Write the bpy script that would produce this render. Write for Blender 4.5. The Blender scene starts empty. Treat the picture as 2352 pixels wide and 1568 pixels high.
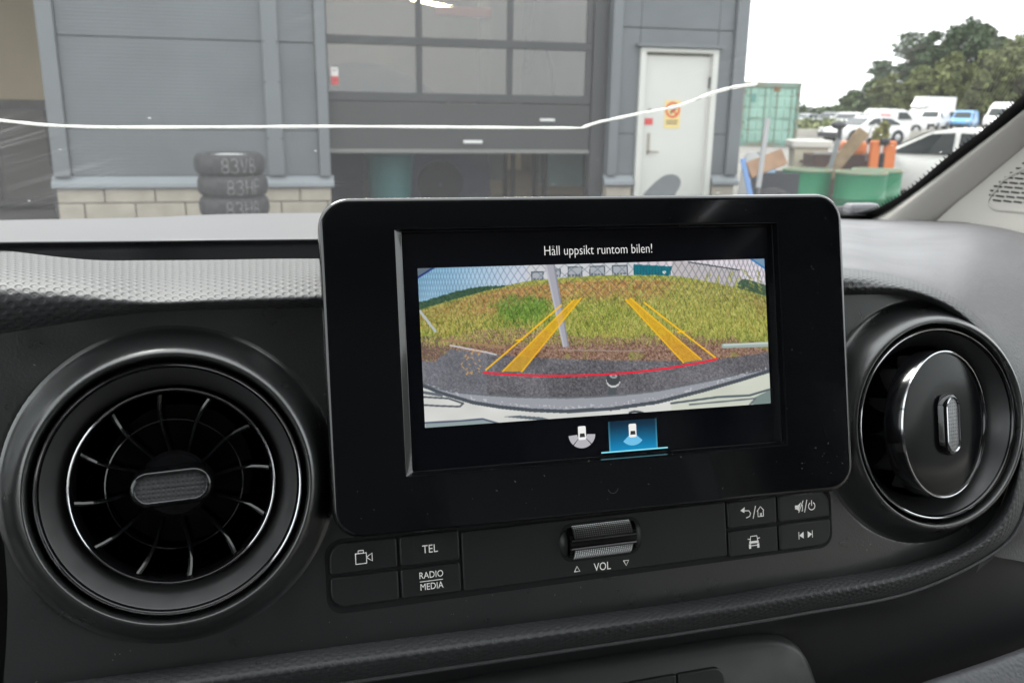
import bpy, bmesh, math, random
import numpy as np
from mathutils import Vector, Matrix

# ---------------------------------------------------------------- camera, world, light
FPX = 2000.0                      # focal length in units of a 2352 x 1568 picture
YAW, PITCH, ROLL = [math.radians(a) for a in (14.0, 15.0, 0.9)]
C = np.array([0.0, 0.0, 1.40])
fw = np.array([math.sin(YAW)*math.cos(PITCH), math.cos(YAW)*math.cos(PITCH), -math.sin(PITCH)])
r0 = np.array([math.cos(YAW), -math.sin(YAW), 0.0])
u0 = np.cross(r0, fw)
cr = r0*math.cos(ROLL) + u0*math.sin(ROLL)
cu = -r0*math.sin(ROLL) + u0*math.cos(ROLL)

sc = bpy.context.scene
col = sc.collection
cam_d = bpy.data.cameras.new('camera')
cam = bpy.data.objects.new('camera', cam_d)
col.objects.link(cam)
cam.matrix_world = Matrix((
    (cr[0], cu[0], -fw[0], C[0]), (cr[1], cu[1], -fw[1], C[1]),
    (cr[2], cu[2], -fw[2], C[2]), (0, 0, 0, 1)))
cam_d.sensor_width = 36.0
cam_d.lens = 36.0*FPX/2352.0
cam_d.clip_start = 0.02
cam_d.clip_end = 3000
cam_d.dof.use_dof = True
cam_d.dof.focus_distance = 0.40
cam_d.dof.aperture_fstop = 20.0
sc.camera = cam

world = bpy.data.worlds.new('World'); sc.world = world
world.use_nodes = True
wn = world.node_tree; wn.nodes.clear()
sky = wn.nodes.new('ShaderNodeTexSky'); sky.sky_type = 'NISHITA'; sky.sun_disc = False
SUN_EL, SUN_AZ = math.radians(56), math.radians(-25)
sky.sun_elevation = SUN_EL; sky.sun_rotation = SUN_AZ
sky.air_density = 1.0; sky.dust_density = 4.0; sky.ozone_density = 1.0
hs = wn.nodes.new('ShaderNodeHueSaturation'); hs.inputs['Saturation'].default_value = 0.10
mixw = wn.nodes.new('ShaderNodeMix'); mixw.data_type = 'RGBA'   # overcast: even cloud veil over the sky
mixw.inputs[0].default_value = 0.75
mixw.inputs[7].default_value = (9.3, 9.4, 9.6, 1)
bg = wn.nodes.new('ShaderNodeBackground'); bg.inputs['Strength'].default_value = 0.10
wo = wn.nodes.new('ShaderNodeOutputWorld')
wn.links.new(sky.outputs[0], hs.inputs['Color']); wn.links.new(hs.outputs[0], mixw.inputs[6])
wn.links.new(mixw.outputs[2], bg.inputs[0]); wn.links.new(bg.outputs[0], wo.inputs[0])

sun_d = bpy.data.lights.new('sun', 'SUN'); sun_d.energy = 1.4; sun_d.angle = math.radians(25)
sun_d.color = (1, 0.96, 0.9)
sun = bpy.data.objects.new('sun', sun_d); col.objects.link(sun)
sd = Vector((math.sin(SUN_AZ)*math.cos(SUN_EL), math.cos(SUN_AZ)*math.cos(SUN_EL), math.sin(SUN_EL)))
sun.rotation_euler = sd.to_track_quat('Z', 'Y').to_euler()
sun.location = (0, 0, 30)

sc.render.engine = 'CYCLES'
sc.cycles.use_denoising = True
sc.cycles.max_bounces = 10
sc.cycles.transparent_max_bounces = 16
sc.cycles.caustics_reflective = False
sc.cycles.caustics_refractive = False
sc.cycles.sample_clamp_indirect = 4
sc.view_settings.view_transform = 'Standard'
sc.view_settings.look = 'None'
sc.view_settings.exposure = 1.85
sc.view_settings.gamma = 1.0

# ---------------------------------------------------------------- pixel rays and interior frames
def ray(x, y):
    return fw + cr*(x-1176)/FPX - cu*(y-784)/FPX
def at_y(x, y, Y):
    d = ray(x, y); return C + d*(Y/d[1])
def at_z(x, y, Z):
    d = ray(x, y); return C + d*((Z-C[2])/d[2])
def at_x(x, y, X):
    d = ray(x, y); return C + d*(X/d[0])
def at_d(x, y, D):
    return C + D*ray(x, y)
TILT = math.radians(15)
VV = np.array([0, math.sin(TILT), math.cos(TILT)])
NN = np.array([0, -math.cos(TILT), math.sin(TILT)])
XX = np.array([1.0, 0, 0])
P0 = C + 0.37*fw
BETA = math.radians(3.5)                 # the fascia turns a little away behind the display
O2 = P0 - 0.138*XX
X2 = XX*math.cos(BETA) - NN*math.sin(BETA)
N2 = NN*math.cos(BETA) + XX*math.sin(BETA)
def W1(u, v, h=0.0): return P0 + u*XX + v*VV + h*NN        # display frame
def W2(u, v, h=0.0): return O2 + u*X2 + v*VV + h*N2        # fascia frame
def uv2(x, y, h=0.0):
    d = ray(x, y); t = ((O2 + h*N2 - C) @ N2)/(d @ N2); P = C + t*d - O2
    return float(P @ X2), float(P @ VV)
def on2(x, y, h=0.0): return W2(*uv2(x, y, h), h)
WS_T = math.tan(math.radians(32.8))
def ws_base(x): return 1.07 - 0.07*((x-0.04)/0.68)**2
def on_glass(px, py, off=0.0):
    d = ray(px, py); lo, hi = 0.2, 3.0
    f = lambda t: ((C+t*d)[1] - ws_base((C+t*d)[0]))*WS_T + (C+t*d)[2] - 1.262
    for _ in range(60):
        m = (lo+hi)/2
        if f(m) > 0: hi = m
        else: lo = m
    return C + (lo - off)*d

# ---------------------------------------------------------------- materials
MATS = {}
def mat(name, base=(0.5, 0.5, 0.5), rough=0.5, metal=0.0, spec=0.5, coat=0.0, crough=0.05, var=0.0, vscale=8.0,
        bump=0.0, bscale=200.0, bdist=0.001, kind=None, emis=None, estr=0.0, trans=0.0, rvar=0.0, base2=None):
    if name in MATS: return MATS[name]
    m = bpy.data.materials.new(name); m.use_nodes = True; MATS[name] = m
    nt = m.node_tree; b = nt.nodes['Principled BSDF']
    b.inputs['Base Color'].default_value = (*base, 1); b.inputs['Roughness'].default_value = rough
    b.inputs['Metallic'].default_value = metal; b.inputs['Specular IOR Level'].default_value = spec
    b.inputs['Coat Weight'].default_value = coat; b.inputs['Coat Roughness'].default_value = crough
    b.inputs['Transmission Weight'].default_value = trans
    if emis: b.inputs['Emission Color'].default_value = (*emis, 1); b.inputs['Emission Strength'].default_value = estr
    tc = nt.nodes.new('ShaderNodeTexCoord')
    if var > 0 or base2 is not None:
        n = nt.nodes.new('ShaderNodeTexNoise'); n.inputs['Scale'].default_value = vscale; n.inputs['Detail'].default_value = 6
        nt.links.new(tc.outputs['Object'], n.inputs['Vector'])
        mx = nt.nodes.new('ShaderNodeMix'); mx.data_type = 'RGBA'
        b2 = base2 if base2 is not None else tuple(c*(1-var) for c in base)
        b1 = base if base2 is not None else tuple(min(1, c*(1+var)) for c in base)
        mx.inputs[6].default_value = (*b2, 1); mx.inputs[7].default_value = (*b1, 1)
        rp = nt.nodes.new('ShaderNodeMapRange'); rp.inputs[1].default_value = 0.35; rp.inputs[2].default_value = 0.65
        nt.links.new(n.outputs[0], rp.inputs[0]); nt.links.new(rp.outputs[0], mx.inputs[0])
        nt.links.new(mx.outputs[2], b.inputs['Base Color'])
    if rvar > 0:
        n = nt.nodes.new('ShaderNodeTexNoise'); n.inputs['Scale'].default_value = vscale*2.3; n.inputs['Detail'].default_value = 5
        nt.links.new(tc.outputs['Object'], n.inputs['Vector'])
        rp = nt.nodes.new('ShaderNodeMapRange'); rp.inputs[1].default_value = 0.3; rp.inputs[2].default_value = 0.7
        rp.inputs[3].default_value = max(0, rough-rvar); rp.inputs[4].default_value = min(1, rough+rvar)
        nt.links.new(n.outputs[0], rp.inputs[0]); nt.links.new(rp.outputs[0], b.inputs['Roughness'])
    if bump > 0:
        bp = nt.nodes.new('ShaderNodeBump'); bp.inputs['Strength'].default_value = bump; bp.inputs['Distance'].default_value = bdist
        if kind == 'dimple':
            uvn = nt.nodes.new('ShaderNodeUVMap')
            mp = nt.nodes.new('ShaderNodeMapping'); mp.inputs['Rotation'].default_value = (0, 0, math.radians(45))
            v = nt.nodes.new('ShaderNodeTexVoronoi'); v.inputs['Scale'].default_value = bscale; v.inputs['Randomness'].default_value = 0.0
            nt.links.new(uvn.outputs[0], mp.inputs[0]); nt.links.new(mp.outputs[0], v.inputs['Vector'])
            rp = nt.nodes.new('ShaderNodeMapRange'); rp.interpolation_type = 'SMOOTHSTEP'
            rp.inputs[1].default_value = 0.18; rp.inputs[2].default_value = 0.42
            nt.links.new(v.outputs['Distance'], rp.inputs[0])
            wv = nt.nodes.new('ShaderNodeTexWave'); wv.inputs['Scale'].default_value = bscale*1.3; wv.bands_direction = 'DIAGONAL'
            nt.links.new(uvn.outputs[0], wv.inputs['Vector'])
            ad = nt.nodes.new('ShaderNodeMath'); ad.operation = 'MULTIPLY_ADD'; ad.inputs[1].default_value = 0.10
            nt.links.new(wv.outputs[1], ad.inputs[0]); nt.links.new(rp.outputs[0], ad.inputs[2])
            nt.links.new(ad.outputs[0], bp.inputs['Height'])
        elif kind == 'dots':
            uvn = nt.nodes.new('ShaderNodeUVMap')
            v = nt.nodes.new('ShaderNodeTexVoronoi'); v.inputs['Scale'].default_value = bscale; v.inputs['Randomness'].default_value = 0.0
            nt.links.new(uvn.outputs[0], v.inputs['Vector'])
            rp = nt.nodes.new('ShaderNodeMapRange'); rp.interpolation_type = 'SMOOTHSTEP'
            rp.inputs[1].default_value = 0.2; rp.inputs[2].default_value = 0.36
            nt.links.new(v.outputs['Distance'], rp.inputs[0]); nt.links.new(rp.outputs[0], bp.inputs['Height'])
        elif kind == 'rib':
            wv = nt.nodes.new('ShaderNodeTexWave'); wv.bands_direction = 'Z'; wv.inputs['Scale'].default_value = bscale; wv.inputs['Distortion'].default_value = 0.4
            wv.inputs['Detail'].default_value = 1.0; wv.inputs['Detail Scale'].default_value = 0.3
            nt.links.new(tc.outputs['Object'], wv.inputs['Vector']); nt.links.new(wv.outputs[1], bp.inputs['Height'])
        elif kind == 'grain':
            v = nt.nodes.new('ShaderNodeTexVoronoi'); v.inputs['Scale'].default_value = bscale; v.feature = 'SMOOTH_F1'
            nt.links.new(tc.outputs['Object'], v.inputs['Vector']); nt.links.new(v.outputs['Distance'], bp.inputs['Height'])
        else:
            n = nt.nodes.new('ShaderNodeTexNoise'); n.inputs['Scale'].default_value = bscale; n.inputs['Detail'].default_value = 4
            nt.links.new(tc.outputs['Object'], n.inputs['Vector']); nt.links.new(n.outputs[0], bp.inputs['Height'])
        nt.links.new(bp.outputs[0], b.inputs['Normal'])
    return m

def glass_mat(name, tint=(1, 1, 1), dust=0.0, refl=1.0, streak=False, rough=0.0, ior=1.5):
    if name in MATS: return MATS[name]
    m = bpy.data.materials.new(name); m.use_nodes = True; MATS[name] = m
    nt = m.node_tree; nt.nodes.clear(); L = nt.links.new; N = nt.nodes.new
    out = N('ShaderNodeOutputMaterial'); tr = N('ShaderNodeBsdfTransparent'); tr.inputs[0].default_value = (*tint, 1)
    gl = N('ShaderNodeBsdfGlossy'); gl.inputs['Roughness'].default_value = rough
    fr = N('ShaderNodeFresnel'); fr.inputs[0].default_value = ior
    mu = N('ShaderNodeMath'); mu.operation = 'MULTIPLY'; mu.inputs[1].default_value = refl; mu.use_clamp = True
    L(fr.outputs[0], mu.inputs[0])
    m1 = N('ShaderNodeMixShader'); L(mu.outputs[0], m1.inputs[0]); L(tr.outputs[0], m1.inputs[1]); L(gl.outputs[0], m1.inputs[2])
    if dust > 0:
        tl = N('ShaderNodeBsdfTranslucent'); tl.inputs[0].default_value = (0.85, 0.87, 0.88, 1)
        df = N('ShaderNodeBsdfDiffuse'); df.inputs[0].default_value = (0.8, 0.82, 0.83, 1)
        m3 = N('ShaderNodeMixShader'); m3.inputs[0].default_value = 0.35; L(tl.outputs[0], m3.inputs[1]); L(df.outputs[0], m3.inputs[2])
        m2 = N('ShaderNodeMixShader'); L(m1.outputs[0], m2.inputs[1]); L(m3.outputs[0], m2.inputs[2])
        if streak:
            tc = N('ShaderNodeTexCoord')
            def noise(scale, rot, scl, det=3):
                m0 = N('ShaderNodeMapping'); m0.inputs['Rotation'].default_value = rot; mp = N('ShaderNodeMapping'); mp.inputs['Scale'].default_value = scl; L(m0.outputs[0], mp.inputs[0])
                n = N('ShaderNodeTexNoise'); n.inputs['Scale'].default_value = scale; n.inputs['Detail'].default_value = det
                L(tc.outputs['UV'], m0.inputs[0]); L(mp.outputs[0], n.inputs['Vector']); return n
            def rng(s, a, b, c, d):
                r = N('ShaderNodeMapRange'); r.inputs[1].default_value = a; r.inputs[2].default_value = b
                r.inputs[3].default_value = c; r.inputs[4].default_value = d; L(s, r.inputs[0]); return r.outputs[0]
            def mth(op, a, b):
                q = N('ShaderNodeMath'); q.operation = op
                for i, s in enumerate((a, b)):
                    if isinstance(s, (int, float)): q.inputs[i].default_value = s
                    else: L(s, q.inputs[i])
                return q.outputs[0]
            s1 = rng(noise(6.0, (0, 0, math.radians(-28)), (0.6, 42, 1)).outputs[0], 0.5, 0.75, 0, 0.10)
            where = rng(noise(2.2, (0, 0, 0), (1, 1, 1), 2).outputs[0], 0.5, 0.66, 0, 1)
            s1 = mth('MULTIPLY', s1, where)
            v = N('ShaderNodeTexVoronoi'); v.inputs['Scale'].default_value = 34.0; L(tc.outputs['UV'], v.inputs['Vector'])
            sp = rng(v.outputs['Distance'], 0.0, 0.07, 1.0, 0.0)
            sel = N('ShaderNodeSeparateColor'); L(v.outputs['Color'], sel.inputs[0])
            sp = mth('MULTIPLY', sp, mth('GREATER_THAN', sel.outputs[0], 0.72))
            sm = rng(noise(9.0, (0, 0, math.radians(80)), (0.5, 1.8, 1), 8).outputs[0], 0.69, 0.78, 0, 0.4)
            base = mth('ADD', mth('ADD', dust, s1), mth('ADD', mth('MULTIPLY', sp, 0.5), sm))
            L(mth('MINIMUM', base, 0.75), m2.inputs[0])
        else:
            m2.inputs[0].default_value = dust
        L(m2.outputs[0], out.inputs[0])
    else:
        L(m1.outputs[0], out.inputs[0])
    return m

def emit_mat(name, colr=None, strength=1.0, attr=None, glossy=False):
    if name in MATS: return MATS[name]
    m = bpy.data.materials.new(name); m.use_nodes = True; MATS[name] = m
    nt = m.node_tree; b = nt.nodes['Principled BSDF']
    b.inputs['Base Color'].default_value = (0.01, 0.01, 0.01, 1); b.inputs['Roughness'].default_value = 0.25
    b.inputs['Emission Strength'].default_value = strength
    if attr:
        a = nt.nodes.new('ShaderNodeAttribute'); a.attribute_name = attr
        nt.links.new(a.outputs['Color'], b.inputs['Emission Color'])
    else:
        b.inputs['Emission Color'].default_value = (*colr, 1)
    return m

# ---------------------------------------------------------------- mesh helpers
def tag(o, label=None, cat=None, group=None, kind=None):
    if label: o['label'] = label
    if cat: o['category'] = cat
    if group: o['group'] = group
    if kind: o['kind'] = kind
    return o
def empty(name, loc=(0, 0, 0), rz=0.0, parent=None):
    o = bpy.data.objects.new(name, None); col.objects.link(o); o.location = loc; o.rotation_euler = (0, 0, rz)
    o.empty_display_size = 0.1
    if parent is not None: o.parent = parent
    return o
def thing(name, label, cat, loc=(0, 0, 0), rz=0.0, group=None):
    return tag(empty(name, loc, rz), label, cat, group)
def link(name, me, m, parent=None, smooth=False, loc=None):
    o = bpy.data.objects.new(name, me); col.objects.link(o)
    if m is not None and len(me.materials) == 0: me.materials.append(m)
    if smooth:
        me.polygons.foreach_set('use_smooth', [True]*len(me.polygons))
    if parent is not None: o.parent = parent
    if loc is not None: o.location = loc
    return o
def mesh(name, v, f, m, parent=None, smooth=False, uv=None, loc=None, auto=None):
    me = bpy.data.meshes.new(name)
    me.from_pydata([tuple(map(float, p)) for p in v], [], [tuple(int(i) for i in q) for q in f]); me.update()
    if uv is not None:
        l = me.uv_layers.new(name='UVMap')
        vi = np.zeros(len(me.loops), int); me.loops.foreach_get('vertex_index', vi)
        l.data.foreach_set('uv', np.asarray(uv, float)[vi].ravel())
    o = link(name, me, m, parent, smooth, loc)
    if auto is not None: me.set_sharp_from_angle(angle=math.radians(auto))
    return o
def grid_faces(nu, nv, closed_u=False, closed_v=False, flip=False):
    f = []
    for i in range(nu if closed_u else nu-1):
        for j in range(nv if closed_v else nv-1):
            a = i*nv+j; b = ((i+1) % nu)*nv+j; c = ((i+1) % nu)*nv+(j+1) % nv; d = i*nv+(j+1) % nv
            f.append((a, d, c, b) if flip else (a, b, c, d))
    return f
def catmull(pts, n):
    pts = np.asarray(pts, float); out = []
    k = len(pts)
    for s in np.linspace(0, k-1, n):
        i = min(int(s), k-2); t = s-i
        p1, p2 = pts[i], pts[i+1]; p0 = pts[i-1] if i > 0 else 2*p1-p2; p3 = pts[i+2] if i+2 < k else 2*p2-p1
        out.append(0.5*((2*p1)+(-p0+p2)*t+(2*p0-5*p1+4*p2-p3)*t*t+(-p0+3*p1-3*p2+p3)*t**3))
    return np.array(out)
def loft(name, sections, m, parent, nu, nv, smooth=True, flip=False):
    """sections: list of control-point rows (same count); spline through both directions"""
    rows = np.array([catmull(s, nv) for s in sections])
    g = np.array([catmull(rows[:, j], nu) for j in range(nv)]).transpose(1, 0, 2)
    du = np.zeros((nu, nv)); du[1:] = np.cumsum(np.linalg.norm(np.diff(g, axis=0), axis=2), axis=0)
    dv = np.zeros((nu, nv)); dv[:, 1:] = np.cumsum(np.linalg.norm(np.diff(g, axis=1), axis=2), axis=1)
    um = du[:, nv//2:nv//2+1].repeat(nv, 1)
    uv = np.stack([um, dv], 2).reshape(-1, 2)
    return mesh(name, g.reshape(-1, 3), grid_faces(nu, nv, flip=flip), m, parent, smooth, uv)
def box_data(c, s, bevel=0.0, seg=2):
    bm = bmesh.new(); bmesh.ops.create_cube(bm, size=1.0)
    for v in bm.verts: v.co = Vector((v.co.x*s[0]+c[0], v.co.y*s[1]+c[1], v.co.z*s[2]+c[2]))
    if bevel > 0: bmesh.ops.bevel(bm, geom=bm.edges[:], offset=bevel, segments=seg, profile=0.5, affect='EDGES')
    return bm
def bm_obj(name, bm, m, parent=None, smooth=False, loc=None, auto=None):
    me = bpy.data.meshes.new(name); bm.to_mesh(me); bm.free()
    o = link(name, me, m, parent, smooth or auto is not None, loc)
    if auto is not None: me.set_sharp_from_angle(angle=math.radians(auto))
    return o
def box(name, c, s, m, parent=None, bevel=0.0, rot=None, seg=2):
    bm = box_data((0, 0, 0), s, bevel, seg)
    M = Matrix.Translation(c)
    if rot is not None: M = M @ rot
    bm.transform(M)
    return bm_obj(name, bm, m, parent, smooth=False)
def tube_data(pts, r, seg=8, cap=True):
    pts = [Vector(p) for p in pts]; n = len(pts); rr = r if hasattr(r, '__len__') else [r]*n
    v, f = [], []
    up = Vector((0, 0, 1))
    for i, p in enumerate(pts):
        t = (pts[min(i+1, n-1)]-pts[max(i-1, 0)]).normalized()
        a = t.cross(up)
        if a.length < 1e-4: a = t.cross(Vector((1, 0, 0)))
        a.normalize(); b = a.cross(t).normalized()
        for k in range(seg):
            an = 2*math.pi*k/seg; v.append(p+(a*math.cos(an)+b*math.sin(an))*rr[i])
    for i in range(n-1):
        for k in range(seg):
            f.append((i*seg+k, i*seg+(k+1) % seg, (i+1)*seg+(k+1) % seg, (i+1)*seg+k))
    if cap: f.append(tuple(range(seg))[::-1]); f.append(tuple((n-1)*seg+k for k in range(seg)))
    return v, f
def tube(name, pts, r, m, parent=None, seg=8, smooth=True, loc=None):
    v, f = tube_data(pts, r, seg); return mesh(name, v, f, m, parent, smooth, loc=loc, auto=50)
def lathe(name, prof, m, parent, frame=None, seg=64, smooth=True, cap=False, loc=None, auto=40):
    """prof: (r, h) pairs; frame(x, y, h) -> point"""
    if frame is None: frame = lambda x, y, h: (x, y, h)
    v, f = [], []
    for (r, h) in prof:
        for k in range(seg):
            a = 2*math.pi*k/seg; v.append(frame(r*math.cos(a), r*math.sin(a), h))
    n = len(prof)
    for i in range(n-1):
        for k in range(seg):
            f.append((i*seg+k, i*seg+(k+1) % seg, (i+1)*seg+(k+1) % seg, (i+1)*seg+k))
    if cap:
        f.append(tuple(range(seg))[::-1]); f.append(tuple((n-1)*seg+k for k in range(seg)))
    return mesh(name, v, f, m, parent, smooth, loc=loc, auto=auto)
def rrect(cx, cy, w, h, r, seg=6, radii=None):
    """outline of a rounded rectangle, counter-clockwise; radii TL TR BR BL"""
    rs = radii or (r, r, r, r); out = []
    cor = [(cx+w/2, cy+h/2, rs[1], 0), (cx-w/2, cy+h/2, rs[0], 90), (cx-w/2, cy-h/2, rs[3], 180), (cx+w/2, cy-h/2, rs[2], 270)]
    for (x, y, q, a0) in cor:
        sx = -1 if x > cx else 1; sy = -1 if y > cy else 1
        for k in range(seg+1):
            a = math.radians(a0+90*k/seg); out.append((x+sx*q+q*math.cos(a), y+sy*q+q*math.sin(a)))
    return out
def shells(name, rings, m, parent, frame, smooth=True, cap0=False, cap1=True, auto=40, uv=False):
    """stack of closed outlines [(pts2d, h), ...] skinned together"""
    n = len(rings[0][0]); v, f, uvs = [], [], []
    for pts, h in rings:
        for p in pts: v.append(frame(p[0], p[1], h)); uvs.append(p[:2])
    for i in range(len(rings)-1):
        for k in range(n):
            f.append((i*n+k, i*n+(k+1) % n, (i+1)*n+(k+1) % n, (i+1)*n+k))
    if cap0: f.append(tuple(range(n))[::-1])
    if cap1: f.append(tuple((len(rings)-1)*n+k for k in range(n)))
    return mesh(name, v, f, m, parent, smooth, uv=uvs if uv else None, auto=auto)
def inset(pts, d):
    c = np.mean(np.array(pts), axis=0); p = np.array(pts); n = len(p)
    t = np.roll(p, -1, 0)-np.roll(p, 1, 0); t /= np.maximum(np.linalg.norm(t, axis=1, keepdims=True), 1e-9)
    nrm = np.stack([-t[:, 1], t[:, 0]], 1)
    return [tuple(q) for q in p+nrm*d]
def pad(name, outline, m, parent, frame, h0, h1, bev=0.0006, uv=False):
    return shells(name, [(outline, h0), (outline, h1-bev), (inset(outline, bev*0.4), h1-bev*0.35), (inset(outline, bev), h1), (inset(outline, bev*1.5), h1)], m, parent, frame, uv=uv)
def text_data(body, size, thin=0.0):
    cu_ = bpy.data.curves.new('t', 'FONT'); cu_.body = body; cu_.size = size; cu_.align_x = 'CENTER'; cu_.align_y = 'CENTER'
    cu_.resolution_u = 3; cu_.offset = thin*size
    o = bpy.data.objects.new('t', cu_); col.objects.link(o)
    dg = bpy.context.evaluated_depsgraph_get(); me = bpy.data.meshes.new_from_object(o.evaluated_get(dg))
    bpy.data.objects.remove(o); bpy.data.curves.remove(cu_)
    return me
def text(name, body, size, m, parent, frame, cx, cy, h, sx=1.0, thin=0.0):
    me = text_data(body, size, thin)
    for v in me.vertices: v.co = Vector(frame(cx+v.co.x*sx, cy+v.co.y, h))
    me.materials.clear()
    return link(name, me, m, parent)
def stroke_data(polys, w):
    """flat ribbons along 2-D polylines"""
    v, f = [], []
    for pl in polys:
        p = np.array(pl, float); n = len(p)
        for i in range(n):
            t = p[min(i+1, n-1)]-p[max(i-1, 0)]; t /= max(np.linalg.norm(t), 1e-9); nr = np.array([-t[1], t[0]])
            e = t*w*0.4*(-1 if i == 0 else 1 if i == n-1 else 0)
            v += [p[i]+nr*w/2+e, p[i]-nr*w/2+e]
        b = len(v)-2*n
        for i in range(n-1): f.append((b+2*i, b+2*i+1, b+2*i+3, b+2*i+2))
    return v, f
def strokes(name, polys, w, m, parent, frame, cx, cy, s, h, fills=()):
    v, f = stroke_data([[(cx+x*s, cy+y*s) for x, y in pl] for pl in polys], w) if polys else ([], [])
    for pl in fills:
        b = len(v); v += [np.array((cx+x*s, cy+y*s)) for x, y in pl]; f.append(tuple(range(b, b+len(pl))))
    return mesh(name, [frame(p[0], p[1], h) for p in v], f, m, parent)
def copy_tree(o, parent=None):
    c = o.copy(); col.objects.link(c)
    if parent is not None: c.parent = parent
    for ch in list(o.children): copy_tree(ch, c)
    return c
def arc(cx, cy, r, a0, a1, n=14, ry=None):
    return [(cx+r*math.cos(math.radians(a0+(a1-a0)*k/n)), cy+(ry or r)*math.sin(math.radians(a0+(a1-a0)*k/n))) for k in range(n+1)]
rnd = random.Random(7)

# ================================================================ THE VAN WE SIT IN
EXPO = 2.0**sc.view_settings.exposure
M_fascia = mat('fascia_plastic', (0.021, 0.022, 0.0225), 0.32, spec=1.0, coat=.9, crough=.25, rvar=0.06, vscale=25, bump=0.3, bscale=1000, bdist=0.0003)
M_dimple = mat('dimpled_trim', (0.060, 0.061, 0.064), 0.54, bump=0.45, bscale=270, bdist=0.0009, kind='dimple')
M_dash = mat('soft_dash', (0.085, 0.083, 0.09), 0.50, bump=0.35, bscale=620, bdist=0.0006, kind='grain', rvar=0.05, vscale=6)
M_dashtop = mat('dash_top', (0.095, 0.094, 0.102), 0.5, bump=0.2, bscale=900, bdist=0.0004, kind='grain')
M_dark = mat('dark_plastic', (0.012, 0.012, 0.013), 0.55)
M_black = mat('black_void', (0.004, 0.004, 0.005), 0.7)
M_piano = mat('piano_black', (0.0045, 0.005, 0.006), 0.10, coat=0.6, rvar=0.05, vscale=18)
M_satin = mat('satin_grey', (0.055, 0.054, 0.056), 0.34, spec=.8, metal=0.1, rvar=0.06, vscale=60)
M_chrome = mat('dark_chrome', (0.50, 0.50, 0.52), 0.12, metal=1.0)
M_vgloss = mat('vent_gloss', (0.005, 0.005, 0.006), 0.14, coat=0.4)
M_knob = mat('knob_insert', (0.085, 0.086, 0.09), 0.42, metal=0.2, bump=1.0, bscale=560, bdist=0.0008, kind='dots')
M_knobw = mat('roller_grip', (0.03, 0.03, 0.031), 0.3, metal=0.1, bump=1.0, bscale=900, bdist=0.0008, kind='dots')
M_print = mat('white_print', (0.88, 0.88, 0.85), 0.6, emis=(1, .99, .95), estr=.07)
M_button = mat('button_plastic', (0.026, 0.027, 0.0275), 0.45, rvar=0.05, vscale=40, bump=0.25, bscale=1200, bdist=0.0002)
M_beige = mat('beige_trim', (0.52, 0.50, 0.46), 0.65, bump=0.12, bscale=1400, bdist=0.0003, var=0.03, vscale=5)
M_frit = mat('black_frit', (0.006, 0.007, 0.008), 0.35)
M_speck = mat('dust', (0.35, 0.34, 0.31), 0.9)

van = thing('van', 'dark grey van cabin with dashboard, display and round air vents behind a cracked windscreen', 'van')

# ---- fascia: a sheet with a raised collar round each vent
VR = 0.0485
VENTS = [(0.0, -0.0505), (0.366, -0.0525)]
top_px = [(-140, 792), (0, 769), (200, 736), (350, 717), (500, 711), (720, 707), (1945, 678), (2062, 679), (2143, 699), (2205, 739), (2263, 792), (2301, 855), (2324, 944)]
bot_px = [(-60, 1590), (128, 1568), (700, 1492), (1575, 1380), (2068, 1297), (2215, 1245), (2289, 1175), (2325, 1083)]
top_uv = np.array([uv2(x, y, -.011) for x, y in top_px]); bot_uv = np.array([uv2(x, y, -.011) for x, y in bot_px])
tip = np.array([[0.4268, -0.066]])
tc_ = catmull(np.vstack([top_uv, tip]), 400); bc_ = catmull(np.vstack([bot_uv, tip]), 400)
U0, U1 = -0.072, 0.4262
us = U1 - (U1-U0)*(np.linspace(1, 0, 330)**1.25)
tv = np.interp(us, tc_[:, 0], tc_[:, 1]) + 0.0015; bv = np.interp(us, bc_[:, 0], bc_[:, 1]) - 0.0015
NV = 150
vv, uu = [], []
def fascia_h(u, v):
    h = -0.012
    for (cx, cy) in VENTS:
        r = math.hypot(u-cx, v-cy); d = r-VR
        if d < 0.0140: return -0.0125 - min(.035, (0.0140-d)*1.5)
    return h
fv = []; fuv = []
for u, a, b in zip(us, bv, tv):
    for j in range(NV):
        v = a+(b-a)*j/(NV-1)
        ue = u
        if u < -0.05:
            left = -0.0645 - 0.014*max(0, (v+0.055))/0.07 + 0.003*math.sin((v+0.12)*40)
            ue = -0.05 + (u+0.05)/(U0+0.05)*(left+0.05)
        fv.append(W2(ue, v, fascia_h(ue, v))); fuv.append((ue, v))
mesh('fascia', fv, grid_faces(len(us), NV), M_fascia, van, True, uv=fuv)

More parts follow.
